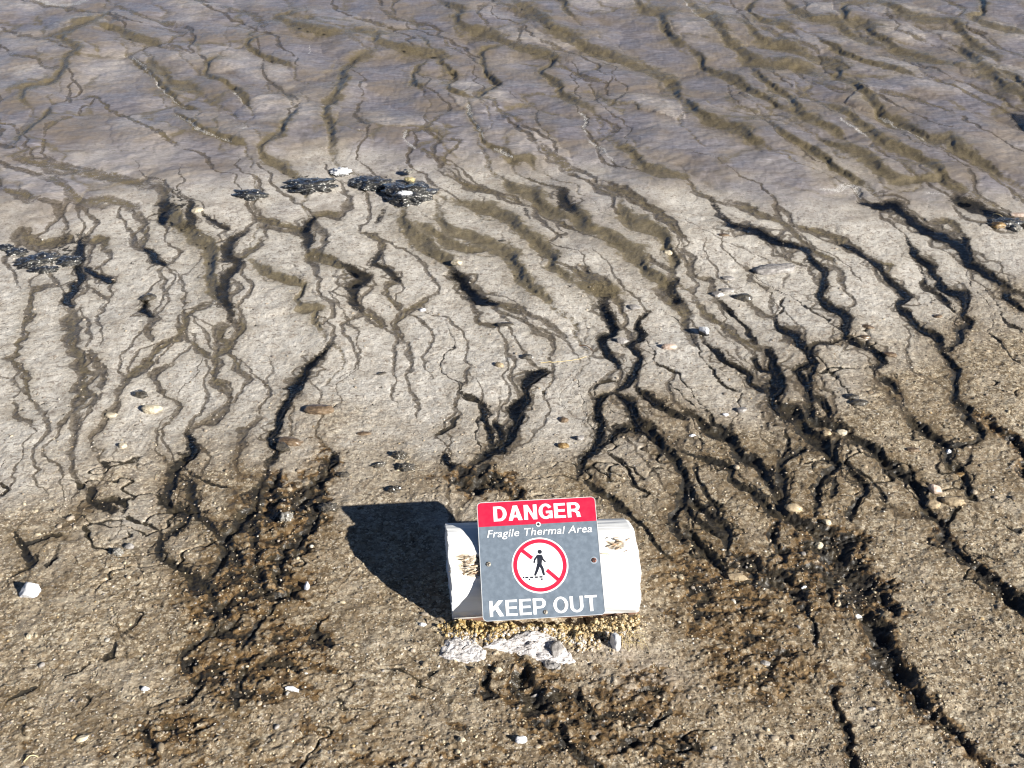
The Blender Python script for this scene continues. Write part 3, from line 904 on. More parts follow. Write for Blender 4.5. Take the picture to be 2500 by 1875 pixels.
c_ol = g.ramp(g.math('ADD', g.math('MULTIPLY', n_fine, 0.55), g.math('MULTIPLY', n_frg, 0.45)),
              [(0.32, (0.055, 0.043, 0.022)), (0.5, (0.125, 0.098, 0.050)), (0.68, (0.22, 0.178, 0.10))])
col = g.mix(g.math('MULTIPLY', ragged(olive, 0.30, 0.66), 0.80), col, c_ol)
col = g.mix(g.math('MULTIPLY', g.attr('stain'), g.remap(g.math('ADD', n_frg, g.math('MULTIPLY', g.noise(14, 4, 0.6), 0.7)), 0.66, 0.96, 0.05, 0.88)), col, (0.112, 0.069, 0.028))
c_am = g.ramp(g.math('ADD', g.math('MULTIPLY', n_fine, 0.5), g.math('MULTIPLY', vsep.outputs[1], 0.5)),
              [(0.25, (0.032, 0.017, 0.005)), (0.5, (0.100, 0.056, 0.017)), (0.8, (0.24, 0.155, 0.072))])
col = g.mix(g.math('MULTIPLY', ragged(crumb, 0.25, 0.70), 0.90), col, c_am)
c_dk = g.mix(g.remap(n_mid, 0.4, 0.65), (0.010, 0.009, 0.007), (0.036, 0.027, 0.013))
col = g.mix(g.math('MULTIPLY', ragged(dark, 0.28, 0.66), 0.96), col, c_dk)
fleck = g.remap(g.math('ADD', g.attr("fleck"), g.math('MULTIPLY', g.math('SUBTRACT', g.noise(240, 3, 0.75), 0.5), 2.2)), 0.98, 1.12)
col = g.mix(g.math('MULTIPLY', fleck, g.remap(g.attr("fleck"), 0.02, 0.3)), col, (0.62, 0.60, 0.57))  # white flecks along the w lines, broken up by noise
rip = g.noise(1.0, 4, 0.6, g.mapped((30, 75, 30), (0, 0, math.radians(-20))))
h_fine = g.math('ADD', g.math('MULTIPLY', n_fine, 0.7), g.math('MULTIPLY', n_grit, 0.4))
b1 = g.bump(h_fine, 0.95, 0.0045)
bst = g.bump(st2, 0.35, 0.004, b1)
rough = g.math('SUBTRACT', 0.86, g.math('MULTIPLY', wet, 0.22))
g.p(Base_Color=col, Roughness=rough, Normal=bst)
g.p(Coat_Weight=g.math('MULTIPLY', wet, g.remap(n_mid, 0.30, 0.6, 0.45, 1.0)), Coat_Roughness=0.20, Coat_IOR=1.33,
    Coat_Normal=g.bump(rip, 0.55, 0.012, g.bump(n_fine, 0.5, 0.0025)))
g.b.inputs["Specular IOR Level"].default_value = 0.3

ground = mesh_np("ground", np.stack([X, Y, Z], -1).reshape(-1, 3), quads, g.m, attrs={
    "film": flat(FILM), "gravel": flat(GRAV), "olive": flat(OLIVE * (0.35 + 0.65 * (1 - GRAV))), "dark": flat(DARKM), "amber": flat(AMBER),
    "shallow": flat(SHAL), "pale": flat(PALE), "wet": flat(WETM), "crumb": flat(LOWS), "fleck": flat(FLECK), "halo": flat(HALO), "stain": flat(STAIN)})
tag(ground, kind="structure")

# ---- water standing in the runnels
w_ = NT("runnel_water")
lw = w_.node("ShaderNodeFresnel"); lw.inputs["IOR"].default_value = 1.33
wb = w_.bump(w_.noise(1.0, 4, 0.6, w_.mapped((45, 90, 45), (0, 0, math.radians(35)))), 0.6, 0.010)
w_.t.links.new(wb, lw.inputs["Normal"])
tr = w_.node("ShaderNodeBsdfTransparent"); tr.inputs[0].default_value = (0.90, 0.89, 0.84, 1)
gl = w_.node("ShaderNodeBsdfGlossy"); gl.inputs["Roughness"].default_value = 0.06; gl.inputs["Color"].default_value = (1, 1, 1, 1)
w_.t.links.new(wb, gl.inputs["Normal"])
ms = w_.node("ShaderNodeMixShader")
w_.t.links.new(lw.outputs[0], ms.inputs[0]); w_.t.links.new(tr.outputs[0], ms.inputs[1]); w_.t.links.new(gl.outputs[0], ms.inputs[2])
w_.t.links.new(ms.outputs[0], w_.out.inputs["Surface"])
WM = (WATER * (0.35 + 0.65 * (1 - GRAV))) > 0.55
WZ = Z0 + 0.25 * RIM - 0.40 * CARVE
fm = (WM[:-1, :-1] & WM[:-1, 1:] & WM[1:, 1:] & WM[1:, :-1]).ravel()
wq = quads[fm]
used, inv = np.unique(wq, return_inverse=True)
WV = np.stack([X, Y, WZ], -1).reshape(-1, 3)[used]
water = mesh_np("water", WV, inv.reshape(-1, 4), w_.m)
tag(water, kind="structure")

# ------------------------------------------------------------------ loose gravel
def ico(sub):
    import bmesh
    bm = bmesh.new(); bmesh.ops.create_icosphere(bm, subdivisions=sub, radius=1.0)
    v = np.array([q.co[:] for q in bm.verts]); f = np.array([[q.index for q in p.verts] for p in bm.faces]); bm.free()
    return v, f
ICO = {k: ico(k) for k in (1, 2, 4, 5)}

pm = NT("loose_gravel")
pc = pm.attr("tint", "Color")
pm.p(Base_Color=pm.mix(pm.remap(pm.noise(260, 3), 0.35, 0.65, 0, 0.35), pc, (0.10, 0.075, 0.05)), Roughness=0.75,
     Coat_Weight=0.15, Coat_Roughness=0.2, Normal=pm.bump(pm.noise(400, 3), 0.5, 0.002))

def scatter(n, sub, size_lo, size_hi, seed, ymax):
    r = np.random.default_rng(seed)
    y = 1.35 + (ymax - 1.35) * r.random(n) ** 1.7
    hw = 0.56 * (y * math.cos(PITCH) + CAM_H * math.sin(PITCH))
    x = (r.random(n) * 2 - 1) * hw
    rows = np.clip(np.searchsorted(ys, y), 1, NR - 1)
    cols = np.clip(np.round((x / HALF[rows] + 1) / 2 * (NCOL - 1)).astype(int), 0, NCOL - 1)
    keep = r.random(n) < (0.20 + 0.80 * GRAV[rows, cols]) * (1 - 0.75 * np.clip(DARK[rows, cols], 0, 1)) * (1 - 0.8 * FILM[rows, cols])
    keep &= ~((np.abs(x - 0.075) < 0.27) & (np.abs(y - 2.40) < 0.12))
    x, y, rows, cols = x[keep], y[keep], rows[keep], cols[keep]
    n = len(x)
    s = size_lo * (size_hi / size_lo) ** (r.random(n) ** 2.2) * 0.5
    V, Fc = ICO[sub]
    a = r.random(n) * 6.283
    jit = 1 + 0.28 * (r.random((n, len(V))) - 0.5)
    sx = s * (0.8 + 0.7 * r.random(n)); sy = s * (0.7 + 0.4 * r.random(n)); sz = s * (0.40 + 0.35 * r.random(n))
    P = V[None] * jit[:, :, None] * np.stack([sx, sy, sz], -1)[:, None, :]
    ca, sa = np.cos(a)[:, None], np.sin(a)[:, None]
    px = P[..., 0] * ca - P[..., 1] * sa + x[:, None]
    py = P[..., 0] * sa + P[..., 1] * ca + y[:, None]
    pz = P[..., 2] + (Z[rows, cols] + 0.12 * sz)[:, None]
    base = np.array([(0.30, 0.24, 0.16), (0.40, 0.33, 0.24), (0.22, 0.165, 0.105), (0.33, 0.28, 0.22), (0.55, 0.47, 0.32),
                     (0.12, 0.095, 0.07), (0.28, 0.26, 0.24), (0.66, 0.62, 0.54), (0.42, 0.30, 0.15)])
    pr = np.array([0.18, 0.19, 0.18, 0.11, 0.13, 0.11, 0.05, 0.035, 0.035]); pr /= pr.sum()
    c = base[r.choice(len(base), n, p=pr)] * (0.8 + 0.4 * r.random((n, 1)))
    m = (1 - GRAV[rows, cols])[:, None]
    c = c * (1 - 0.5 * m) + 0.5 * m * np.array([0.36, 0.32, 0.27])
    C = np.concatenate([np.repeat(c[:, None, :], len(V), 1), np.ones((n, len(V), 1))], -1)
    Fa = Fc[None] + (np.arange(n) * len(V))[:, None, None]
    return np.stack([px, py, pz], -1).reshape(-1, 3), Fa.reshape(-1, 3), C.reshape(-1, 4)

parts = [scatter(34000, 1, 0.0035, 0.008, 1, 4.2), scatter(2600, 2, 0.007, 0.013, 2, 4.6), scatter(140, 2, 0.012, 0.022, 3, 4.0)]
off = 0; VV, FF, CC = [], [], []
for v, f, c in parts:
    VV.append(v); FF.append(f + off); CC.append(c); off += len(v)
gravel = mesh_np("gravel", np.concatenate(VV), np.concatenate(FF), pm.m, attrs={"tint": np.concatenate(CC)})
tag(gravel, "loose tan gravel scattered over the crusted foreground", "gravel", kind="stuff")

# ------------------------------------------------------------------ the white log
LOG_R, LOG_L = 0.128, 0.480
lx, ly, lz = 0.074, 2.392, 0.068
lg = NT("white_log_paint")
peel = lg.attr("peel"); under = lg.attr("under")
grain = lg.noise(1.0, 5, 0.6, lg.mapped((5, 120, 120)))
grain2 = lg.noise(1.0, 3, 0.6, lg.mapped((14, 300, 300)))
white = lg.mix(lg.remap(grain, 0.44, 0.72, 0, 0.22), (0.80, 0.80, 0.78), (0.55, 0.55, 0.54))
white = lg.mix(lg.remap(grain2, 0.66, 0.74, 0, 0.5), white, (0.34, 0.31, 0.28))
fl = lg.noise(1.0, 5, 0.7, lg.mapped((45, 190, 190), (0, 0.15, 0.12)))
bare = lg.ramp(fl, [(0.38, (0.04, 0.028, 0.018)), (0.46, (0.30, 0.23, 0.155)), (0.57, (0.58, 0.51, 0.41)), (0.78, (0.80, 0.77, 0.70))])
lc = lg.mix(lg.remap(lg.math('ADD', peel, lg.math('MULTIPLY', lg.math('SUBTRACT', fl, 0.5), 0.9)), 0.42, 0.55), white, bare)
lc = lg.mix(lg.remap(lg.math('ADD', under, lg.math('MULTIPLY', lg.math('SUBTRACT', grain, 0.5), 0.7)), 0.45, 0.7), lc, (0.30, 0.17, 0.12))
lg.p(Base_Color=lc, Roughness=0.6, Normal=lg.bump(lg.math('ADD', grain, lg.math('MULTIPLY', peel, lg.math('MULTIPLY', fl, 2.0))), 0.45, 0.004))
lend = NT("white_log_end_paint")
rings = lend.noise(1.0, 4, 0.6, lend.mapped((60, 60, 60)))
lend.p(Base_Color=lend.mix(lend.remap(rings, 0.4, 0.7, 0, 0.5), (0.74, 0.75, 0.76), (0.45, 0.44, 0.43)), Roughness=0.75,
       Normal=lend.bump(rings, 0.6, 0.004))

log_root = bpy.data.objects.new("log", None); COL.objects.link(log_root)
log_root.location = (lx, ly, lz); log_root.rotation_euler = (0, 0, math.radians(2.5))
tag(log_root, "short white painted log lying half sunk in the ground behind the danger sign", "log")
NA, NX = 220, 200
ang = np.linspace(0, 2 * math.pi, NA, endpoint=False)
xs = np.linspace(-1, 1, NX)
A, T = np.meshgrid(ang, xs, indexing="ij")
jagL = 0.005 * perlin(ang * 3.1, ang * 0 + 2.2, 61) + 0.0022 * fbm(ang * 17, ang * 0 + 0.37, 3, 62)
jagR = 0.005 * perlin(ang * 2.3, ang * 0 + 5.1, 63) + 0.0014 * fbm(ang * 13, ang * 0 + 0.41, 3, 64)
ex0 = -LOG_L / 2 + jagL[:, None]; ex1 = LOG_L / 2 + jagR[:, None]
shear = -0.075 * np.cos(A) * LOG_R                # cut slightly askew; cos(A) is the far side
LX = ex0 + (ex1 - ex0) * (T + 1) / 2 + shear
R = LOG_R * (1 + 0.012 * perlin(T * 2.0 + 3, A * 1.2, 65)) + 0.0016 * perlin(T * 3, A * LOG_R * 60, 66)
R = R * (1 - 0.030 * sstep(0.955, 1.0, T) ** 2)
# knots where paint and bark have come away
PEEL = zero()[:NA, :NX]
def knot(x0, a0, rx, ra):
    return np.exp(-(((LX - x0) / rx) ** 2 + (((A - a0 + math.pi) % (2 * math.pi) - math.pi) / ra) ** 2))
a_front = math.radians(180 - 62)   # the strip the sign is screwed to
PEEL = np.maximum.reduce([1.15 * knot(-0.175, math.radians(132), 0.042, 0.24), 0.9 * knot(-0.20, math.radians(122), 0.03, 0.09),
                          0.8 * knot(0.185, math.radians(112), 0.034, 0.15), 0.5 * knot(0.20, math.radians(150), 0.03, 0.03)])
R = R - 0.007 * sstep(0.35, 0.7, PEEL) * (0.6 + 0.8 * perlin(LX / 0.012, A * 10, 67)) + 0.001 * sstep(0.15, 0.35, PEEL) * sstep(0.6, 0.4, PEEL)
UND = sstep(math.radians(196), math.radians(212), A) * sstep(math.radians(345), math.radians(330), A)
V = np.stack([LX, R * np.cos(A), R * np.sin(A)], -1)
ii = np.arange(NA * NX).reshape(NA, NX); jj = np.roll(ii, -1, 0)
q = np.stack([ii[:, :-1], ii[:, 1:], jj[:, 1:], jj[:, :-1]], -1).reshape(-1, 4)[:, ::-1]
mesh_np("bark_side", V.reshape(-1, 3), q, lg.m, log_root, attrs={"peel": PEEL.ravel(), "under": UND.ravel()})
for side in (0, -1):
    ring = V[:, side, :]
    c = ring.mean(0)
    rr = np.linspace(1, 0, 26)[:-1]
    P = np.concatenate([c + (ring - c) * k + np.array([[1, 0, 0]]) * (0.0018 * perlin(ring[:, 1] * k * 90, ring[:, 2] * k * 90, 70 + side))[:, None] * (1 if k < 1 else 0) for k in rr] + [c[None]])
    fs = []
    for k in range(len(rr) - 1):
        for a in range(NA):
            b = (a + 1) % NA
            fs += [(k * NA + a, k * NA + b, (k + 1) * NA + b), (k * NA + a, (k + 1) * NA + b, (k + 1) * NA + a)]
    k = len(rr) - 1
    fs += [(k * NA + a, k * NA + (a + 1) % NA, len(P) - 1) for a in range(NA)]
    fs = np.array(fs)
    if side == -1: fs = fs[:, ::-1]
    mesh_np("sawn_end", P, fs, lend.m, log_root, smooth=True)
# loose flakes of paint and bark round the two knots
fm_ = NT("bark_flakes")
fm_.p(Base_Color=fm_.ramp(fm_.noise(90, 3), [(0.35, (0.30, 0.17, 0.09)), (0.55, (0.60, 0.50, 0.36)), (0.7, (0.80, 0.76, 0.68))]), Roughness=0.8)
def flakes(x0, a0, n, sx, sa, seed):
    r = np.random.default_rng(seed); vs, fs = [], []
    for _ in range(n):
        x = x0 + float(np.clip(r.normal(), -1.6, 0.9 if x0 < 0 else 1.6)) * sx; a = a0 + r.normal() * sa
        l = 0.010 + 0.024 * r.random(); w = 0.0006 + 0.0018 * r.random(); tw = r.normal() * 0.28 + (math.pi if r.random() < 0.3 else 0); lift = 0.001 + 0.006 * r.random()
        rad = np.array([0, math.cos(a), math.sin(a)]); tan = np.array([0, -math.sin(a), math.cos(a)]); axx = np.array([1.0, 0, 0])
        d = axx * math.cos(tw) + tan * math.sin(tw); e = -axx * math.sin(tw) + tan * math.cos(tw)
        c0 = np.array([x, 0, 0]) + rad * (LOG_R - 0.001)
        k = len(vs); th = 0.0008
        q4 = [c0 - e * w, c0 + e * w, c0 + d * l + e * w * 0.4 + rad * lift, c0 + d * l - e * w * 0.5 + rad * lift * 0.8]
        vs += q4 + [p + rad * th for p in q4]
        fs += [(k, k + 1, k + 2, k + 3), (k + 7, k + 6, k + 5, k + 4), (k, k + 4, k + 5, k + 1), (k + 1, k + 5, k + 6, k + 2), (k + 2, k + 6, k + 7, k + 3), (k + 3, k + 7, k + 4, k)]
    return np.array(vs), np.array(fs)
for args in ((-0.19, math.radians(136), 16, 0.012, 0.12, 5), (0.185, math.radians(112), 18, 0.016, 0.10, 6)):
    v, f = flakes(*args)
    mesh_np("bark_flakes", v, f, fm_.m, log_root, smooth=False)

# ------------------------------------------------------------------ the danger sign
SW = 0.305
sg = bpy.data.objects.new("danger_sign", None); COL.objects.link(sg)
EL, YAW, ROLL = math.radians(54), math.radians(2.2), math.radians(1.8)
n_ = Vector((math.cos(EL) * math.sin(YAW), -math.cos(EL) * math.cos(YAW), math.sin(EL)))
r_ = Vector((math.cos(YAW), math.sin(YAW), 0)); u_ = n_.cross(r_)
r2 = r_ * math.cos(ROLL) + u_ * math.sin(ROLL); u2 = -r_ * math.sin(ROLL) + u_ * math.cos(ROLL)
axis_c = Vector((lx, ly, lz))
sc_ = axis_c + n_ * (LOG_R + 0.0065); sc_.x = 0.071
M = Matrix.Identity(4)
for i in range(3):
    M[i][0], M[i][1], M[i][2], M[i][3] = r2[i], u2[i], n_[i], sc_[i]
sg.matrix_world = M
tag(sg, "square grey and red metal danger sign screwed to the white log", "sign")

def solid(name, rgb, rough=0.4, wear=0.0, spec=0.5):
    t = NT(name)
    n = t.noise(60, 4, 0.6); n2 = t.noise(900, 2)
    c = t.mix(t.remap(n, 0.35, 0.7, 0, wear), rgb, tuple(min(1, v * 1.5 + 0.02) for v in rgb))
    c = t.mix(t.remap(n2, 0.70, 0.76, 0, 0.25 if wear else 0.0), c, (0.6, 0.6, 0.6))
    t.p(Base_Color=c, Roughness=t.remap(n, 0.3, 0.7, rough * 0.85, rough * 1.15)); t.b.inputs["Specular IOR Level"].default_value = spec
    return t.m
M_GREY = solid("sign_grey", (0.124, 0.154, 0.190), 0.38, 0.40)
M_RED = solid("sign_red", (0.48, 0.009, 0.042), 0.42, 0.06)
M_WHITE = solid("sign_white", (0.82, 0.82, 0.82), 0.45)
M_NAVY = solid("sign_navy", (0.010, 0.013, 0.024), 0.45)
M_EDGE = solid("sign_edge_line", (0.62, 0.63, 0.64), 0.4)
M_STEEL = solid("screw_steel", (0.30, 0.27, 0.22), 0.45)
M_RUST = solid("screw_rust", (0.16, 0.05, 0.03), 0.7, 0.3)
M_HOLE = solid("dark_hole", (0.02, 0.02, 0.022), 0.8)

def uv(u, v):                      # sign fractions, v from the top, to local metres
    return ((u - 0.5) * SW, (0.5 - v) * SW)

def prism(name, polys, z0, z1, mat, parent=sg, holes=None):
    """flat 2-D outlines extruded from z0 to z1 as one mesh"""
    import bmesh
    bm = bmesh.new()
    for pl in polys:
        vb = [bm.verts.new((x, y, z1)) for x, y in pl]
        f = bm.faces.new(vb); f.normal_update()
        bmesh.ops.triangulate(bm, faces=[f])
        lo = [bm.verts.new((x, y, z0)) for x, y in pl]
        k = len(pl)
        for i in range(k):
            bm.faces.new((lo[i], lo[(i + 1) % k], vb[(i + 1) % k], vb[i]))
    bmesh.ops.recalc_face_normals(bm, faces=bm.faces)
    me = bpy.data.meshes.new(name); bm.to_mesh(me); bm.free(); me.materials.append(mat)
    o = bpy.data.objects.new(name, me); COL.objects.link(o); o.parent = parent
    return o

def rrect(x0, y0, x1, y1, r, n=8, corners=(1, 1, 1, 1)):
    out = []
    for (cx, cy, a0, on) in ((x1 - r, y1 - r, 0, corners[0]), (x0 + r, y1 - r, 90, corners[1]), (x0 + r, y0 + r, 180, corners[2]), (x1 - r, y0 + r, 270, corners[3])):
        if on:
            for k in range(n + 1):
                a = math.radians(a0 + 90 * k / n); out.append((cx + r * math.cos(a), cy + r * math.sin(a)))
        else:
            a = math.radians(a0 + 45); out.append((cx + r * math.copysign(1, math.cos(a)), cy + r * math.copysign(1, math.sin(a))))
    return out

def annulus(cx, cy, ro, ri, n=96):
    out = []
    for k in range(n):
        a, b = 2 * math.pi * k / n, 2 * math.pi * (k + 1) / n
        out.append([(cx + ri * math.cos(a), cy + ri * math.sin(a)), (cx + ro * math.cos(a), cy + ro * math.sin(a)),
                    (cx + ro * math.cos(b), cy + ro * math.sin(b)), (cx + ri * math.cos(b), cy + ri * math.sin(b))])
    return out

def circle(cx, cy, r, n=48): return [(cx + r * math.cos(2 * math.pi * k / n), cy + r * math.sin(2 * math.pi * k / n)) for k in range(n)]

def stroke(p, q, w0, w1=None, n=8):
    w1 = w0 if w1 is None else w1
    a = math.atan2(q[1] - p[1], q[0] - p[0]); out = []
    for k in range(n + 1):
        t = a + math.pi / 2 + math.pi * k / n; out.append((p[0] + w0 / 2 * math.cos(t), p[1] + w0 / 2 * math.sin(t)))
    for k in range(n + 1):
        t = a - math.pi / 2 + math.pi * k / n; out.append((q[0] + w1 / 2 * math.cos(t), q[1] + w1 / 2 * math.sin(t)))
    return out

h = SW / 2
panel = prism("panel", [rrect(-h, -h, h, h, 0.011)], -0.0024, 0.0, M_GREY)
e = 0.0014
prism("header", [rrect(-h + e, h - 0.211 * SW, h - e, h - e, 0.010, corners=(1, 1, 0, 0))], 0.0002, 0.0005, M_RED)
# pale unpainted margin along the edge
def frame_strip(wd):
    o_ = rrect(-h, -h, h, h, 0.011, 10); i_ = rrect(-h + wd, -h + wd, h - wd, h - wd, 0.011 - wd, 10)
    k = len(o_)
    return [[i_[j], o_[j], o_[(j + 1) % k], i_[(j + 1) % k]] for j in range(k)]
prism("edge_line", frame_strip(0.0011), 0.0001, 0.0008, M_EDGE)

def text(name, body, u0, u1, vtop, vbase, mat, bold=0.0, shear=0.0):
    cu = bpy.data.curves.new(name, 'FONT'); cu.body = body; cu.size = 1.0; cu.offset = bold; cu.shear = shear
    cu.resolution_u = 6; cu.space_character = 1.04
    tmp = bpy.data.objects.new(name + "_tmp", cu); COL.objects.link(tmp)
    dg = bpy.context.evaluated_depsgraph_get(); dg.update()
    me = bpy.data.meshes.new_from_object(tmp.evaluated_get(dg))
    bpy.data.objects.remove(tmp); bpy.data.curves.remove(cu)
    co = np.empty(len(me.vertices) * 3, np.float32); me.vertices.foreach_get("co", co); co = co.reshape(-1, 3)
    cap = CAPH + 2 * bold
    x0, x1 = co[:, 0].min(), co[:, 0].max()
    (ax, ay), (bx, by) = uv(u0, vbase), uv(u1, vtop)
    co[:, 0] = ax + (co[:, 0] - x0) / (x1 - x0) * (bx - ax)
    co[:, 1] = ay + (co[:, 1] + bold) / cap * (by - ay)
    co[:, 2] = 0.0010
    me.vertices.foreach_set("co", co.ravel()); me.name = name; me.update()
    me.materials.clear(); me.materials.append(mat)
    o = bpy.data.objects.new(name, me); COL.objects.link(o); o.parent = sg
    return o
def band(outer, inner):
    return [[outer[i], outer[i + 1], inner[i + 1], inner[i]] for i in range(len(outer) - 1)]
def arc(cx, cy, rx, ry, a0, a1, n=12):
    return [(cx + rx * math.cos(math.radians(a0 + (a1 - a0) * k / n)), cy + ry * math.sin(math.radians(a0 + (a1 - a0) * k / n))) for k in range(n + 1)]
def glyph(ch, t):
    """heavy grotesque capitals in a box one unit high: list of butting polygons, width"""
    th = t * 0.80
    q = lambda x0, y0, x1, y1: [(x0, y0), (x1, y0), (x1, y1), (x0, y1)]
    if ch == "D":
        return [q(0, 0, t, 1)] + band([(t, 1)] + arc(0.34, 0.5, 0.39, 0.5, 90, -90, 20) + [(t, 0)],
                                      [(t, 1 - th)] + arc(0.33, 0.5, 0.39 - t + 0.01, 0.5 - th, 90, -90, 20) + [(t, th)]), 0.73
    if ch == "A":
        L = [(0, 0), (t * 1.08, 0), (t * 1.08 + 0.062, 0.205), (0.385, 0.205), (0.385, 0.365), (0.312, 0.365), (0.385, 0.76), (0.385, 1), (0.265, 1)]
        return [L, [(0.77 - x, y) for x, y in L][::-1]], 0.77
    if ch == "N":
        return [[(0, 0), (t, 0), (t, 0.66), (0.72 - t * 1.08, 0), (0.72, 0), (0.72, 1), (0.72 - t, 1), (0.72 - t, 0.34), (t * 1.08, 1), (0, 1)]], 0.72
    if ch == "G":
        P = band(arc(0.39, 0.5, 0.39, 0.52, 32, 318, 36), arc(0.39, 0.5, 0.39 - t, 0.52 - th, 32, 318, 36))
        return P + [[(0.40, 0.53), (0.40, 0.53 - th), (0.60, 0.53 - th), (0.60, 0.02), (0.76, 0.02), (0.76, 0.53)]], 0.76
    if ch == "E":
        return [[(0, 0), (0.64, 0), (0.64, th), (t, th), (t, 0.5 - th / 2), (0.60, 0.5 - th / 2), (0.60, 0.5 + th / 2), (t, 0.5 + th / 2), (t, 1 - th), (0.63, 1 - th), (0.63, 1), (0, 1)]], 0.64
    if ch in "RP":
        y0 = 0.40 if ch == "R" else 0.36
        m = (1 + y0) / 2; ry = (1 - y0) / 2
        P = [q(0, 0, t, 1)] + band([(t, 1)] + arc(0.42, m, 0.28, ry, 90, -90, 14) + [(t, y0)], [(t, 1 - th)] + arc(0.40, m, 0.30 - t, ry - th, 90, -90, 14) + [(t, y0 + th)])
        if ch == "R":
            P.append([(0.30, y0 - 0.001), (0.42, 0.34), (0.485, 0.25), (0.51, 0), (0.74, 0), (0.705, 0.08), (0.695, 0.25), (0.65, 0.36), (0.56, y0 - 0.001)])
        return P, (0.73 if ch == "R" else 0.70)
    if ch == "K":
        return [q(0, 0, t, 1), [(t, 0.32), (t + 0.13, 0.45), (0.52, 0), (0.77, 0), (0.46, 0.61), (0.75, 1), (0.50, 1), (t, 0.60)]], 0.77
    if ch == "O":
        return band(arc(0.40, 0.5, 0.40, 0.52, 0, 360, 44), arc(0.40, 0.5, 0.40 - t, 0.52 - th, 0, 360, 44)), 0.80
    if ch == "U":
        return band([(0, 1)] + arc(0.36, 0.36, 0.36, 0.38, 180, 360, 20) + [(0.72, 1)], [(t, 1)] + arc(0.36, 0.36, 0.36 - t, 0.38 - th, 180, 360, 20) + [(0.72 - t, 1)]), 0.72
    if ch == "T":
        m = 0.33
        return [[(m - t / 2, 0), (m + t / 2, 0), (m + t / 2, 1 - th), (0.66, 1 - th), (0.66, 1), (0, 1), (0, 1 - th), (m - t / 2, 1 - th)]], 0.66
    return [], 0.20
def block_text(name, body, u0, u1, vtop, vbase, mat, t=0.205, gap=0.10):
    x = 0; P = []
    for ch in body:
        pl, w = glyph(ch, t); P += [[(x + a, b) for a, b in p] for p in pl]; x += w + gap
    x -= gap
    (ax, ay), (bx, by) = uv(u0, vbase), uv(u1, vtop)
    return prism(name, [[(ax + a / x * (bx - ax), ay + b * (by - ay)) for a, b in p] for p in P], 0.0006, 0.0010, mat)
_c = bpy.data.curves.new("cap", 'FONT'); _c.body = "E"; _o = bpy.data.objects.new("cap", _c); COL.objects.link(_o)
bpy.context.view_layer.update()
CAPH = max(v[1] for v in _o.bound_box); bpy.data.objects.remove(_o); bpy.data.curves.remove(_c)
block_text("title_lettering", "DANGER", 0.135, 0.868, 0.042, 0.170, M_WHITE)
text("subtitle_lettering", "Fragile Thermal Area", 0.072, 0.950, 0.243, 0.306, M_WHITE, 0.004, 0.22)
block_text("warning_lettering", "KEEP OUT", 0.058, 0.940, 0.836, 0.966, M_WHITE, 0.175)

ccx, ccy = uv(0.495, 0.563)
prism("symbol_disc", [circle(ccx, ccy, 0.234 * SW, 96)], 0.0002, 0.0006, M_WHITE)
prism("prohibition_ring", annulus(ccx, ccy, 0.2215 * SW, 0.189 * SW), 0.0007, 0.0011, M_RED)
K = SW / 1185.0
def fp(x, y):                       # figure points, undoing the sign's tilt in the photograph
    dx, dy = (x - 1076) * K, -(y - 843) * K
    c, s = math.cos(math.radians(-2.6)), math.sin(math.radians(-2.6))
    return (ccx + dx * c - dy * s, ccy + dx * s + dy * c)
sw = 37 * K
for pa, pb in (((898, 690), (1000, 772)), ((1142, 892), (1252, 990))):
    prism("prohibition_slash", [stroke(fp(*pa), fp(*pb), sw, n=1)], 0.0007, 0.00105, M_RED)
prism("walker_symbol", [circle(*fp(1077, 710), 19.5 * K, 24)], 0.0007, 0.0012, M_NAVY)
fig = [[fp(*p) for p in ((1048, 744), (1060, 738), (1086, 738), (1098, 748), (1100, 780), (1092, 838), (1050, 842), (1050, 790))],
       stroke(fp(1054, 748), fp(1026, 786), 18 * K), stroke(fp(1026, 786), fp(1020, 814), 16 * K),
       stroke(fp(1092, 750), fp(1106, 786), 18 * K), stroke(fp(1106, 786), fp(1127, 807), 15 * K),
       stroke(fp(1062, 838), fp(1048, 888), 30 * K, 26 * K), stroke(fp(1048, 888), fp(1027, 938), 26 * K, 20 * K),
       stroke(fp(1078, 836), fp(1099, 878), 30 * K, 26 * K), stroke(fp(1099, 878), fp(1112, 934), 26 * K, 21 * K)]
def merged(name, polys, z1s, mat):
    obs = [prism(name, [p], 0.0007, z, mat) for p, z in zip(polys, z1s)]
    import bmesh
    bm = bmesh.new()
    for o in obs: bm.from_mesh(o.data)
    me = bpy.data.meshes.new(name); bm.to_mesh(me); bm.free(); me.materials.append(mat)
    for o in obs:
        d = o.data; bpy.data.objects.remove(o); bpy.data.meshes.remove(d)
    o = bpy.data.objects.new(name, me); COL.objects.link(o); o.parent = sg
    return o
old = bpy.data.objects["walker_symbol"]; bpy.data.objects.remove(old)
merged("walker_symbol", [circle(*fp(1077, 709), 21.5 * K, 24)] + fig, [0.0011 + 0.00003 * k for k in range(len(fig) + 1)], M_NAVY)
def rect(cx, cy, w, hh): return [fp(cx - w / 2, cy - hh / 2), fp(cx + w / 2, cy - hh / 2), fp(cx + w / 2, cy + hh / 2), fp(cx - w / 2, cy + hh / 2)]
prism("broken_boardwalk_symbol", [rect(913, 964, 16, 16), rect(945, 963, 31, 16), rect(992, 962, 31, 16), rect(1037, 961, 31, 16), rect(1083, 959, 31, 16),
                                  rect(970, 985, 15, 15), rect(1091, 982, 15, 18)], 0.0007, 0.0011, M_NAVY)

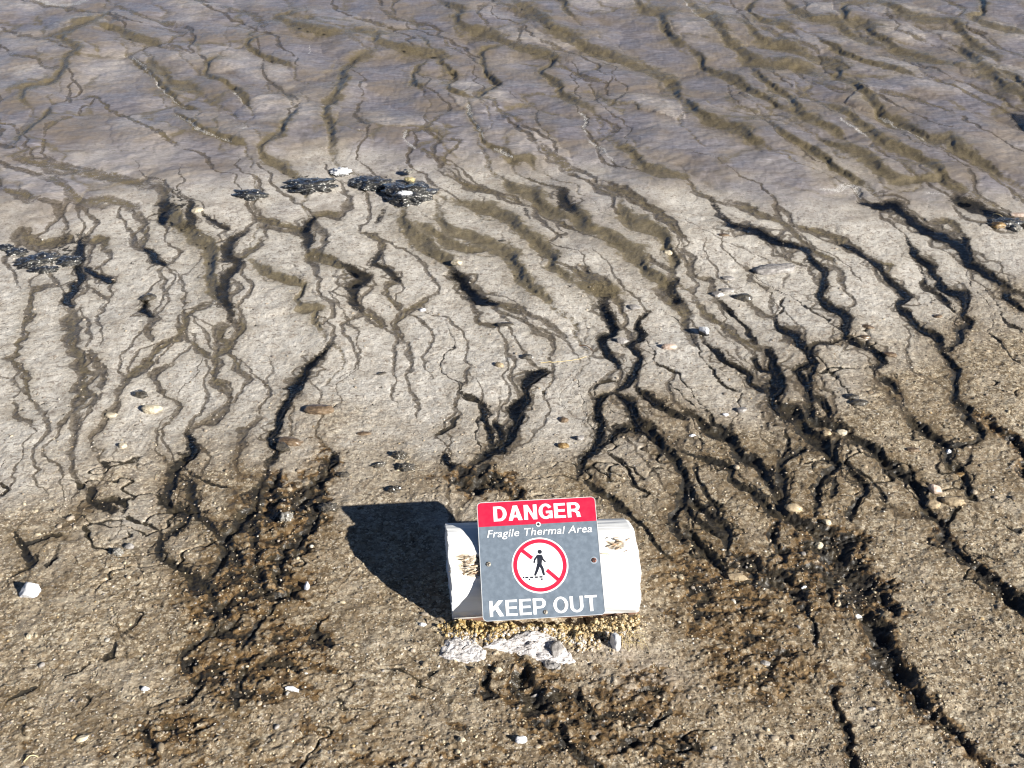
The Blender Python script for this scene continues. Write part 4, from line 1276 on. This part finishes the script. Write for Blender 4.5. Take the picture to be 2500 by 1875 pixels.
def screw(u, v, mat, r=0.0062, cross=True, ang=0.3):
    x, y = uv(u, v)
    n = 28
    prof = [(r, 0.0002), (r, 0.0012), (r * 0.85, 0.0024), (r * 0.5, 0.0031), (0.0, 0.0033)]
    vs, fs = [], []
    for pr, pz in prof[:-1]:
        vs += [(x + pr * math.cos(2 * math.pi * k / n), y + pr * math.sin(2 * math.pi * k / n), pz) for k in range(n)]
    vs.append((x, y, prof[-1][1]))
    for lv in range(3):
        fs += [(lv * n + k, lv * n + (k + 1) % n, (lv + 1) * n + (k + 1) % n) for k in range(n)]
        fs += [(lv * n + k, (lv + 1) * n + (k + 1) % n, (lv + 1) * n + k) for k in range(n)]
    fs += [(3 * n + k, 3 * n + (k + 1) % n, 4 * n) for k in range(n)]
    s = mesh_np("screw", np.array(vs), np.array(fs), mat, sg)
    bars = []
    for q in ((0, 1) if cross else (0,)):
        a = ang + q * math.pi / 2
        d = (math.cos(a) * r * 0.72, math.sin(a) * r * 0.72)
        bars.append(stroke((x - d[0], y - d[1]), (x + d[0], y + d[1]), r * 0.26, n=2))
    prism("slot", bars, 0.0030, 0.0036, M_HOLE, s)
    return s
s1 = screw(0.070, 0.530, M_STEEL)
s2 = screw(0.945, 0.546, M_RUST); s2["label"] = "rusty screw with pale halo at the sign's right edge"
screw(0.512, 0.953, M_STEEL, 0.0056, False, 1.2)
hx, hy = uv(0.505, 0.215)
prism("bolt_hole", [circle(hx, hy, 0.0062, 24)], 0.0006, 0.0013, M_WHITE)
dm = prism("hole_centre", [[(hx - 0.0052, hy), (hx, hy - 0.0042), (hx + 0.0052, hy), (hx, hy + 0.0042)]], 0.0013, 0.0016, M_HOLE)
prism("worn_halo", annulus(*uv(0.945, 0.546), 0.0092, 0.0060, 40), 0.0001, 0.0002, solid("worn_sign", (0.24, 0.28, 0.32), 0.5, 0.4))

# ------------------------------------------------------------------ crumbly yellow crust under the log
cr = NT("yellow_crust")
cr.p(Base_Color=cr.mix(cr.remap(cr.noise(120, 3), 0.35, 0.68), cr.attr("tint", "Color"), (0.22, 0.135, 0.035)), Roughness=0.9,
     Normal=cr.bump(cr.noise(500, 3), 0.7, 0.002))
r = np.random.default_rng(77)
V, Fc = ICO[1]
vs, fs, cs = [], [], []; o_ = 0
edge_px = [(1095, 1560), (1150, 1576), (1190, 1590), (1240, 1560), (1300, 1556), (1360, 1570), (1410, 1600), (1460, 1592), (1520, 1570), (1565, 1545)]
ex_, ey_ = zip(*edge_px)
for k in range(15000):
    px = 1092 + 468 * r.random(); top = 1524 - 8 * (px > 1450)
    bot = np.interp(px, ex_, ey_)
    py = top + (bot - top) * r.random() ** 0.9
    if 1164 < px < 1184 and 1540 < py < 1590: continue
    cl = float(perlin(np.array([px / 17.0]), np.array([py / 11.0]), 95)[0] + 0.5 * perlin(np.array([px / 6.0]), np.array([py / 5.0]), 96)[0])
    if cl < -0.20 or (px > 1425 and r.random() < 0.55 + 0.3 * (cl < 0.1)): continue
    py += 9 * r.normal() * (r.random() < 0.25); px += 12 * r.normal() * (r.random() < 0.15)
    if py < top - 2: continue
    if 1185 < px < 1440 and py < 1538 + 5 * math.sin(px * 0.09): continue
    x, y = at(px, py)
    s = 0.0011 + 0.0052 * r.random() ** 4
    frac = (py - top) / max(6, bot - top)
    hgt = 0.026 * (1 - frac) ** 0.8 * (0.55 + 0.45 * math.sin(px * 0.11) * math.sin(px * 0.043 + 1)) if 1165 < px < 1420 or px < 1165 else 0.020 * (1 - frac)
    hgt *= r.random() ** 0.5 * (0.55 + 0.8 * max(0.0, cl + 0.2))
    P = V * (1 + 0.5 * (r.random((len(V), 1)) - 0.5)) * s + np.array([x, y - 0.25 * hgt, ground_z(x, y) + hgt])
    vs.append(P); fs.append(Fc + o_); o_ += len(V)
    t = r.random(); right = min(1, max(0, (px - 1250) / 250))
    c = np.array([0.36, 0.255, 0.10]) * (1 - t) + np.array([0.60, 0.48, 0.27]) * t
    c = c * (0.62 + 0.55 * max(0.0, min(1.0, 0.4 + cl)))
    c = c * (1 - 0.6 * right) + 0.6 * right * np.array([0.66, 0.56, 0.40])
    if frac > 0.62 and r.random() < 0.55: c = np.array([0.66, 0.62, 0.57])
    cs.append(np.repeat(np.append(c * (0.8 + 0.4 * r.random()), 1)[None], len(V), 0))
crust = mesh_np("soil_crust", np.concatenate(vs), np.concatenate(fs), cr.m, attrs={"tint": np.concatenate(cs)})
tag(crust, "crumbly yellow soil crust along the underside of the white log", "soil", kind="stuff")

# ------------------------------------------------------------------ rocks
def rock_mat(name, c0, c1, c2=None, rough=0.8, coat=0.0, scale=60, crack=None, bump=0.004):
    t = NT(name)
    n = t.noise(scale, 5, 0.65); n2 = t.noise(scale * 5, 3, 0.6)
    c = t.mix(t.remap(n, 0.36, 0.64), c0, c1)
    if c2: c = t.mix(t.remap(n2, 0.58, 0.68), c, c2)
    hgt = t.math('ADD', n, t.math('MULTIPLY', n2, 0.4))
    if crack:
        wv = t.noise(1.0, 5, 0.65, t.mapped((crack, crack * 2.6, crack), (0, 0, 0.25)), 1.2)
        ln = t.remap(t.math('ABSOLUTE', t.math('SUBTRACT', wv, 0.47)), 0.003, 0.018, 0.40, 1.0)
        c = t.mix(ln, (0.13, 0.10, 0.085), c); hgt = t.math('ADD', hgt, ln)
    t.p(Base_Color=c, Roughness=rough, Normal=t.bump(hgt, 0.8, bump), Coat_Weight=coat, Coat_Roughness=0.10)
    return t.m
RM = {
    "white": rock_mat("white_rock", (0.62, 0.63, 0.66), (0.80, 0.80, 0.80), scale=90),
    "sinter": rock_mat("white_sinter", (0.60, 0.56, 0.53), (0.82, 0.79, 0.78), (0.44, 0.37, 0.33), scale=70, crack=16, bump=0.006),
    "cream": rock_mat("cream_rock", (0.36, 0.31, 0.22), (0.56, 0.49, 0.37), (0.22, 0.17, 0.11)),
    "tan": rock_mat("tan_rock", (0.28, 0.21, 0.13), (0.44, 0.35, 0.22), (0.16, 0.11, 0.07), coat=0.3),
    "brown": rock_mat("brown_wet_rock", (0.075, 0.048, 0.028), (0.20, 0.14, 0.085), rough=0.5, coat=0.6),
    "grey": rock_mat("grey_rock", (0.17, 0.155, 0.145), (0.33, 0.31, 0.29), rough=0.6, coat=0.35),
    "dark": rock_mat("dark_wet_rock", (0.018, 0.016, 0.013), (0.075, 0.062, 0.045), (0.20, 0.17, 0.11), rough=0.4, coat=1.0, scale=130),
    "lumpy": rock_mat("black_encrusted_rock_painted_glints", (0.010, 0.010, 0.011), (0.050, 0.047, 0.040), (0.55, 0.53, 0.48), rough=0.35, coat=1.0, scale=18, bump=0.016),  # pale specks paint wet sparkle into the black
    "shiny": rock_mat("glistening_grey_rock", (0.14, 0.12, 0.09), (0.42, 0.40, 0.36), rough=0.3, coat=1.0, scale=200, bump=0.010),
    "pink": rock_mat("pale_pink_rock", (0.36, 0.26, 0.20), (0.56, 0.46, 0.38), coat=0.4),
    "amber": rock_mat("amber_wet_rock", (0.11, 0.06, 0.018), (0.30, 0.20, 0.08), rough=0.4, coat=0.8),
}
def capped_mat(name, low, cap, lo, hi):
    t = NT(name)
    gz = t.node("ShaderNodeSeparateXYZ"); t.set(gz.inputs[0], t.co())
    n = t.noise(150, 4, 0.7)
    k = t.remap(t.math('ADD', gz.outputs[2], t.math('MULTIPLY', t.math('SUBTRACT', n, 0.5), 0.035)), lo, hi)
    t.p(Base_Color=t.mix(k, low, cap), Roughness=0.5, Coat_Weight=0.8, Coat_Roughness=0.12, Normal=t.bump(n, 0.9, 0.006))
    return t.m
RM["white_cap"] = capped_mat("white_crusted_sunlit_rock", (0.04, 0.035, 0.03), (0.80, 0.80, 0.80), 0.001, 0.008)  # white crust on one rock, painted sunlit face on the other

def rock(px, py, wpx, hpx, mat, label, shape="stone", flatten=0.55, seed=None, cat="rock", group=None, name=None, turn=None):
    """a boulder or pebble of the photograph's size, half bedded at its place on the ground"""
    seed = int(px * 7 + py * 13) if seed is None else seed
    r = np.random.default_rng(seed)
    x, y = at(px, py + hpx * 0.15)
    k = scale_at(y)
    sx = wpx * k / 2
    dep_ = math.atan2(CAM_H, y)
    hz = max(0.35 * hpx * k, flatten * hpx * k / math.cos(dep_) * 0.5)
    sy = max(0.35 * sx, (hpx * k / 2 - hz * math.cos(dep_) * 0.5) / math.sin(dep_))
    if shape == "lumpy" and wpx > 45: hz *= 0.62
    V, Fc = ICO[5] if shape in ("lumpy",) else ICO[4]
    P = V.copy()
    if shape in ("stone", "angular"):
        for _ in range(16 if shape == "angular" else 10):
            d = r.normal(size=3); d /= np.linalg.norm(d); lim = (0.52 if shape == "angular" else 0.70) + 0.2 * r.random()
            dd = P @ d; P = P - np.maximum(dd - lim, 0)[:, None] * d
        P *= 1.25
    nn = perlin(P[:, 0] * 2.1 + seed % 91, P[:, 1] * 2.1 + P[:, 2] * 1.7, seed % 50)
    nf = perlin(P[:, 0] * 7 + seed % 37, P[:, 1] * 7 + P[:, 2] * 6, seed % 43)
    amp = {"stone": 0.10, "angular": 0.07, "slab": 0.16, "lumpy": 0.30}[shape]
    P = P * (1 + amp * nn + amp * 0.35 * nf)[:, None]
    if shape == "lumpy":
        w1, _, _ = worley(P[:, 0] * 5 + P[:, 2] * 3, P[:, 1] * 5 - P[:, 2] * 2, seed % 61)
        w2, _, _ = worley(P[:, 0] * 13 + P[:, 2] * 7, P[:, 1] * 13 - P[:, 2] * 6, seed % 59)
        P = P * (1 + 0.20 * (0.6 - w1) + 0.13 * (0.6 - w2))[:, None]
    if shape == "slab":
        P[:, 2] = np.sign(P[:, 2]) * np.abs(P[:, 2]) ** 0.6
    P = P * np.array([sx, sy, hz])
    o = mesh_np(name or ("stone" if wpx < 26 else "rock"), P, Fc, RM[mat])
    o.rotation_euler = (0, 0, r.normal() * 0.2 if turn is None else turn)
    o.location = (x, y, ground_z(x, y) + hz * (0.02 if shape == "lumpy" and wpx > 45 else 0.28))
    return tag(o, label, cat, group)

ROCKS = [
    (81, 1450, 56, 44, "white", "large white angular rock alone on the tan gravel at lower left", "angular", 0.9),
    (701, 1272, 30, 24, "shiny", "round glistening grey rock in the amber gravel left of the log's shadow", "lumpy", 0.9),
    (750, 1438, 15, 28, "white", "upright white chip in the amber gravel below the log's shadow", "angular", 0.8),
    (718, 1695, 38, 15, "white", "flat white stone chip lying below the amber gravel at lower left", "angular", 0.6),
    (1272, 1813, 24, 19, "white", "bright white pebble on the bottom edge straight below the sign", "stone", 0.9),
    (1128, 1812, 17, 14, "cream", "small pale pebble left of the bright white pebble on the bottom edge", "stone", 0.9),
    (73, 1559, 15, 14, "cream", "small square cream stone below the large white angular rock", "angular", 0.9),
    (354, 1687, 20, 15, "white", "small pale grey stone between the lower left cracks", "angular", 0.8),
    (203, 1810, 28, 15, "cream", "cream stone with a dark hollow beside it near the bottom left corner", "stone", 0.7),
    (290, 1352, 24, 20, "shiny", "glistening grey stone, the lower of two by the left runnel fork", "lumpy", 0.9),
    (316, 1336, 20, 15, "grey", "dark grey stone, the upper of two by the left runnel fork", "stone", 0.8),
    (1719, 809, 34, 28, "white_cap", "dark wet rock with a white sunlit face in the brown runnel", "angular", 0.95),  # cap colour paints the white of the sunlit face
    (832, 424, 50, 30, "white_cap", "white crusted rock at the left end of the black mounds", "lumpy", 1.0),
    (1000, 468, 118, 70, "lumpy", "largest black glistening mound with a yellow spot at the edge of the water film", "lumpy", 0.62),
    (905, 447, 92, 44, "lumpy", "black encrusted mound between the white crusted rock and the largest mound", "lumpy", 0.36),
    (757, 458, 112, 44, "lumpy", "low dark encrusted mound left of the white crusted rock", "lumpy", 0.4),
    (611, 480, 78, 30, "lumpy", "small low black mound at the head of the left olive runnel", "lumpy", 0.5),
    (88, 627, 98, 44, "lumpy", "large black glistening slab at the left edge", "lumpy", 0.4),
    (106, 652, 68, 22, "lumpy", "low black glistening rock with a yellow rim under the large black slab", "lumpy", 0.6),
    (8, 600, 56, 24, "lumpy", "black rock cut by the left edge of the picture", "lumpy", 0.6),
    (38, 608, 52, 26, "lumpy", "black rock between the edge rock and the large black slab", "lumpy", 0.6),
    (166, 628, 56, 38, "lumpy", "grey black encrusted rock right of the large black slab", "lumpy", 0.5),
    (364, 729, 34, 17, "dark", "black wet pebble at the head of a short brown runnel", "stone", 0.8),
    (341, 966, 36, 19, "dark", "dark wet stone above the cream stone on the left flats", "stone", 0.8),
    (371, 1000, 42, 23, "cream", "cream stone with a dark wet top on the left flats", "stone", 0.8),
    (273, 1016, 28, 13, "cream", "long cream stone at lower left of the dark wet stone", "stone", 0.7),
    (483, 522, 24, 11, "cream", "pale yellow stone on the black mat near the left olive runnel", "stone", 0.7),
    (300, 1092, 19, 13, "cream", "small cream pebble alone on the grey flats at left", "stone", 0.8),
    (692, 1100, 34, 28, "dark", "dark wet pyramid shaped rock beside the blue runnel", "angular", 0.95),
    (709, 1084, 62, 24, "brown", "flat brown wet stone above the pyramid shaped rock", "slab", 0.4),
    (780, 1006, 72, 28, "brown", "flat grey brown stone with a cream lower edge on the pale flats", "slab", 0.35),
    (889, 1062, 36, 11, "brown", "thin dark brown stone lying on the pale flats above the log's shadow", "slab", 0.6),
    (976, 1115, 36, 22, "dark", "glistening black stone, topmost of three above the log's shadow", "lumpy", 0.8),
    (927, 1140, 32, 13, "dark", "glistening black stone, leftmost of three above the log's shadow", "lumpy", 0.8),
    (993, 1145, 42, 22, "dark", "glistening black stone with a yellow side, lowest of three above the log's shadow", "lumpy", 0.8),
    (965, 1201, 32, 18, "dark", "dark wet stone just above the top edge of the log's shadow", "lumpy", 0.8),
    (803, 1248, 44, 26, "dark", "black glistening clump at the left tip of the log's shadow", "lumpy", 0.7),
    (839, 1162, 30, 14, "dark", "black glistening clump in the amber gravel beside the dark runnel end", "lumpy", 0.7),
    (1813, 731, 36, 20, "dark", "dark wet rock with a yellow foot on the right flats", "stone", 0.9),
    (1751, 724, 28, 14, "grey", "grey wet stone left of the dark rock with a yellow foot", "stone", 0.8),
    (1777, 683, 32, 12, "grey", "topmost dark flat stone above the dark rock with a yellow foot", "slab", 0.6),
    (1775, 714, 36, 11, "grey", "long dark flat stone directly above the dark rock with a yellow foot", "slab", 0.6),
    (1766, 585, 26, 9, "brown", "small dark flat stone on the pale flat beside the olive runnel", "slab", 0.6),
    (1892, 658, 108, 28, "grey", "broad flat grey slab with a cream broken edge on the right flats", "slab", 0.35),
    (2282, 1196, 32, 26, "pink", "pale pink stone with a white glint between the dark right runnels", "angular", 0.9),
    (2327, 1222, 54, 24, "tan", "flat tan stone right of the pale pink stone", "slab", 0.6),
    (2279, 1230, 30, 20, "tan", "tan stone directly below the pale pink stone", "stone", 0.7),
    (2346, 1150, 34, 14, "amber", "yellow amber stone bridging the right dark runnel", "stone", 0.8),
    (1936, 1240, 36, 22, "tan", "pale tan stone at the confluence above the amber pit", "stone", 0.8),
    (2054, 1056, 28, 15, "cream", "pale stone wedged where two black runnels split", "stone", 0.8),
    (2018, 1060, 22, 13, "tan", "tan stone in the black runnel left of the wedged pale stone", "stone", 0.8),
    (2317, 1098, 13, 11, "white", "tiny bright white stone in the bend of a dark runnel", "stone", 0.9),  # a bright glint made as a white stone
    (2228, 1098, 32, 13, "brown", "dark flat stone on the tan ground between right runnels", "slab", 0.5),
    (2171, 868, 34, 14, "brown", "brown flat stone beside the end of the middle dark runnel", "slab", 0.5),
    (2111, 826, 22, 11, "brown", "small dark stone right of the tall dark runnel, the lower of two", "stone", 0.6),
    (2119, 800, 24, 11, "brown", "small dark stone right of the tall dark runnel, the upper of two", "stone", 0.6),
    (2292, 764, 18, 9, "brown", "small dark stone on the pale island between two dark runnels", "stone", 0.6),
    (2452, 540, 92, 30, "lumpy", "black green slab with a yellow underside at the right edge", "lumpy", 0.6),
    (2481, 556, 26, 18, "shiny", "white glinting stone in front of the black green slab", "lumpy", 0.8),
    (2490, 522, 52, 12, "pink", "pale flat stone behind the black green slab", "slab", 0.6),
    (2436, 550, 30, 16, "amber", "yellow amber stone at the foot of the black green slab", "stone", 0.8),
    (1117, 645, 28, 20, "cream", "cream rock perched in the middle olive runnel", "angular", 0.8),
    (1631, 622, 20, 12, "cream", "small pale stone in the right olive runnel", "stone", 0.8),
    (1285, 869, 28, 15, "dark", "dark wet rock with an amber stain at the head of the blue runnel", "stone", 0.9),
    (1234, 792, 42, 10, "dark", "dark bar shaped stone on the middle flats", "slab", 0.7),
    (1219, 890, 22, 13, "tan", "tan stone with a dark shadow on the middle flats", "stone", 0.9),
    (932, 913, 22, 8, "dark", "thin dark stone on the flats left of centre", "slab", 0.7),
    (1032, 754, 14, 9, "white", "tiny white stone in the faint brown runnel left of centre", "stone", 0.8),
    (1520, 830, 34, 20, "grey", "grey wedge shaped stone where two dark runnels meet", "angular", 0.8),
    (1633, 846, 38, 16, "pink", "pale block shaped stone below the dark wet rock with a white face", "slab", 0.8),
    (1547, 751, 26, 13, "grey", "grey stone above the wedge shaped stone", "stone", 0.6),
    (1226, 592, 20, 6, "dark", "thin dark stone on the pale flat between two olive runnels", "slab", 0.7),
    (1377, 1020, 20, 15, "brown", "dark oval stone on the flats above the sign", "stone", 0.6),
    (1418, 1066, 24, 17, "grey", "grey and white stone between the sign and the forked runnel", "angular", 0.7),
    (1375, 1084, 26, 15, "amber", "amber stained stone left of the grey and white stone", "stone", 0.7),
    (2080, 975, 26, 16, "dark", "black wet stone, left of a pair beside the big black runnel", "stone", 0.7),
    (2098, 988, 38, 17, "dark", "black wet stone, right of a pair beside the big black runnel", "stone", 0.7),
    (1810, 1003, 24, 14, "grey", "grey stone beside the forked black runnel above the amber pit", "stone", 0.7),
    (1771, 1015, 14, 9, "white", "small white chip left of the forked black runnel", "angular", 0.8),
    (1690, 1060, 20, 9, "white", "pale chip below the forked black runnel", "angular", 0.8),
    (1964, 1431, 15, 9, "white", "small white chip in the amber patch right of the log", "angular", 0.8),
    (2096, 1494, 24, 12, "white", "white stone in the amber gully right of the log", "angular", 0.8),
    (2128, 1727, 22, 10, "grey", "flat pale grey stone beside the lower amber gully", "slab", 0.7),
    (2143, 1771, 18, 8, "cream", "flat cream stone below the flat pale grey stone", "slab", 0.7),
    (1867, 1617, 22, 14, "grey", "blue grey stone in the crumbly ground at lower right", "stone", 0.7),
    (1306, 1692, 20, 13, "grey", "blue grey stone in the amber wash below the white slab", "angular", 0.8),
    (1163, 1640, 24, 14, "tan", "yellow tan pebble left of the amber wash below the white slab", "stone", 0.9),
    (1217, 1640, 18, 13, "cream", "cream pebble at the head of the amber wash", "stone", 0.9),
    (1033, 1529, 16, 9, "white", "small white pebble in front of the log's left end", "stone", 0.8),
    (1088, 1602, 18, 10, "grey", "small grey pebble at the left end of the white slab", "stone", 0.8),
    (2020, 1270, 26, 20, "cream", "pale jagged stone on the rim of the amber pit", "angular", 0.7),
    (2000, 1320, 20, 15, "cream", "pale yellow stone on the left wall of the amber pit", "stone", 0.8),
    (1800, 1408, 50, 20, "tan", "pale jagged crust block left of the amber pit", "angular", 0.5),
]
for a in ROCKS:
    rock(*a[:6], shape=a[6], flatten=a[7])
# coloured crusts on the largest mound
def crust_on(px, py, wpx, hpx, mat, nm, parent_label):
    root = next(o for o in COL.objects if o.get("label") == parent_label)
    o = rock(px, py, wpx, hpx, mat, None, "lumpy", 0.7, name=nm, cat=None)
    o.location.z += 0.026 if mat == "white" else 0.018
    bpy.context.view_layer.update()
    mw = o.matrix_world.copy(); o.parent = root; o.matrix_parent_inverse = root.matrix_world.inverted(); o.matrix_world = mw
    return o
BIG = "largest black glistening mound with a yellow spot at the edge of the water film"
RM["yellow"] = rock_mat("yellow_crust_spot", (0.30, 0.24, 0.10), (0.52, 0.46, 0.28), scale=120)
crust_on(1001, 454, 26, 11, "yellow", "yellow_crust", BIG)
crust_on(990, 490, 36, 13, "white", "white_crust", BIG)
crust_on(999, 432, 28, 12, "shiny", "glinting_crust", BIG)
crust_on(1022, 475, 30, 10, "pink", "pale_crust", BIG)

# broken white slabs below the sign: outline, own thickness, rugged top
def slab(px_outline, height, mat, label, seed, cat="rock", name="sinter_slab"):
    pts = catmull(px_outline + [px_outline[0]], 6)[:-1]
    ring = np.array([at(*p) for p in pts]); c = ring.mean(0)
    n = len(ring); lv = 26
    V, Fq = [], []
    for k in range(lv):
        t = 1 - k / (lv - 1)
        P = c + (ring - c) * t * (1 + 0.02 * perlin(ring[:, 0:1] * 200, ring[:, 1:2] * 200, seed))
        edge = (1 - t ** 6)
        rug = fbm(P[:, 0] / 0.035, P[:, 1] / 0.014, 4, seed + 2)
        blk = worley(P[:, 0] / 0.030, P[:, 1] / 0.016, seed + 4)
        zz = np.array([ground_z(*p) for p in P]) + height * edge * (0.75 + 0.55 * rug + 0.35 * (blk[2] - 0.5)) - 0.010 * (k == 0) - 0.004 * sstep(0.10, 0.02, blk[1] - blk[0])
        V.append(np.column_stack([P * (1 + 0 * P) + (t ** 3 * 0.006) * np.column_stack([perlin(ring[:, 0] / 0.012, ring[:, 1] / 0.012, seed + 8), perlin(ring[:, 0] / 0.012, ring[:, 1] / 0.012, seed + 9)]), zz]))
    V = np.concatenate(V)
    o3 = np.array([c[0], c[1], ground_z(*c)])
    for k in range(lv - 1):
        for a in range(n):
            b = (a + 1) % n
            Fq.append((k * n + a, k * n + b, (k + 1) * n + b, (k + 1) * n + a))
    o = mesh_np(name, V - o3, np.array(Fq), RM[mat]); o.location = o3
    return tag(o, label, cat)
slab([(1070, 1606), (1082, 1574), (1110, 1562), (1150, 1566), (1168, 1582), (1190, 1600), (1180, 1618), (1140, 1622), (1105, 1618)], 0.0065, "sinter",
     "cracked white slab, the left of two, under the yellow crust below the sign", 101)
slab([(1174, 1586), (1196, 1572), (1230, 1576), (1262, 1560), (1290, 1550), (1325, 1556), (1355, 1566), (1378, 1588), (1404, 1616), (1395, 1628), (1340, 1626), (1300, 1612), (1262, 1604), (1215, 1596)], 0.0085, "sinter",
     "cracked white slab, the longer right one of two, under the yellow crust below the sign", 102)
slab([(1318, 1612), (1345, 1620), (1370, 1630), (1362, 1640), (1335, 1634)], 0.008, "grey", "small grey chip at the lower edge of the longer white slab", 103, name="rock_chip")
rock(1362, 1592, 32, 40, "grey", "grey scarred lump set in the longer white slab", "angular", 0.35)
rock(1502, 1582, 24, 44, "white", "white shard standing in the straw at the right end of the log", "angular", 0.8, turn=0.5)
rock(1492, 1574, 14, 32, "dark", "dark splinter leaning against the white shard under the log's right end", "angular", 0.8, turn=0.4)

# straw and stems
stw = NT("dry_straw")
stw.p(Base_Color=stw.mix(stw.noise(80, 3), (0.52, 0.40, 0.18), (0.72, 0.60, 0.36)), Roughness=0.7)
def stem(points, rad, name, label=None, cat=None, parent=None, mat=None, side=7):
    pts = np.array(points, float); n = len(pts); vs, fs = [], []
    for i in range(n):
        d = pts[min(i + 1, n - 1)] - pts[max(i - 1, 0)]; d /= np.linalg.norm(d) + 1e-9
        a = np.cross(d, [0, 0, 1.0]); a = a / (np.linalg.norm(a) + 1e-9) if np.linalg.norm(a) > 1e-4 else np.array([1.0, 0, 0]); b = np.cross(a, d)
        rr = rad * (1 - 0.5 * i / n)
        vs += [pts[i] + rr * (a * math.cos(2 * math.pi * k / side) + b * math.sin(2 * math.pi * k / side)) for k in range(side)]
    for i in range(n - 1):
        for k in range(side):
            fs.append((i * side + k, i * side + (k + 1) % side, (i + 1) * side + (k + 1) % side, (i + 1) * side + k))
    o = mesh_np(name, np.array(vs), np.array(fs), (mat or stw).m, parent)
    if label: tag(o, label, cat)
    return o
def ground_stem(pxs, rad, lift, name, label, mat=None):
    g_ = catmull([at(*p) for p in pxs], 8)
    n = len(g_)
    stem([(p[0], p[1], ground_z(*p) + rad + lift * math.sin(math.pi * i / (n - 1))) for i, p in enumerate(g_)], rad, name, label, "stem", mat=mat)
ground_stem([(1320, 885), (1360, 887), (1400, 884), (1432, 872)], 0.0016, 0.008, "grass_stem", "long pale dry stem lying across the middle flats")
twg = NT("brown_twig"); twg.p(Base_Color=twg.mix(twg.noise(60, 3), (0.12, 0.07, 0.04), (0.24, 0.15, 0.09)), Roughness=0.8)
ground_stem([(1415, 842), (1432, 847), (1446, 855)], 0.0024, 0.004, "twig", "short brown twig above the long pale stem", twg)
ground_stem([(62, 1872), (80, 1862), (96, 1858)], 0.0018, 0.008, "grass_stem", "curved cream stem at the bottom left corner")
ground_stem([(2424, 524), (2440, 530), (2452, 534)], 0.0020, 0.012, "grass_stem", "pale stem lying over the black green slab")
tuft = bpy.data.objects.new("straw_tuft", None); COL.objects.link(tuft)
tx, ty = at(1532, 1568); tuft.location = (tx, ty, ground_z(tx, ty))
tag(tuft, "tuft of dry yellow straw beside the white shard under the log's right end", "straw")
r = np.random.default_rng(9)
for k in range(34):
    a = r.normal() * 1.1 - 1.2; L = 0.020 + 0.035 * r.random(); b0 = np.array([r.normal() * 0.016, r.normal() * 0.010, 0.002])
    d = np.array([math.cos(a), math.sin(a), 0]); up = 0.25 + 0.6 * r.random()
    stem([b0 + d * L * t + np.array([0, 0, up * L * t * (1 - 0.75 * t)]) for t in np.linspace(0, 1, 6)], 0.0008, "straw_blade", parent=tuft, side=5)
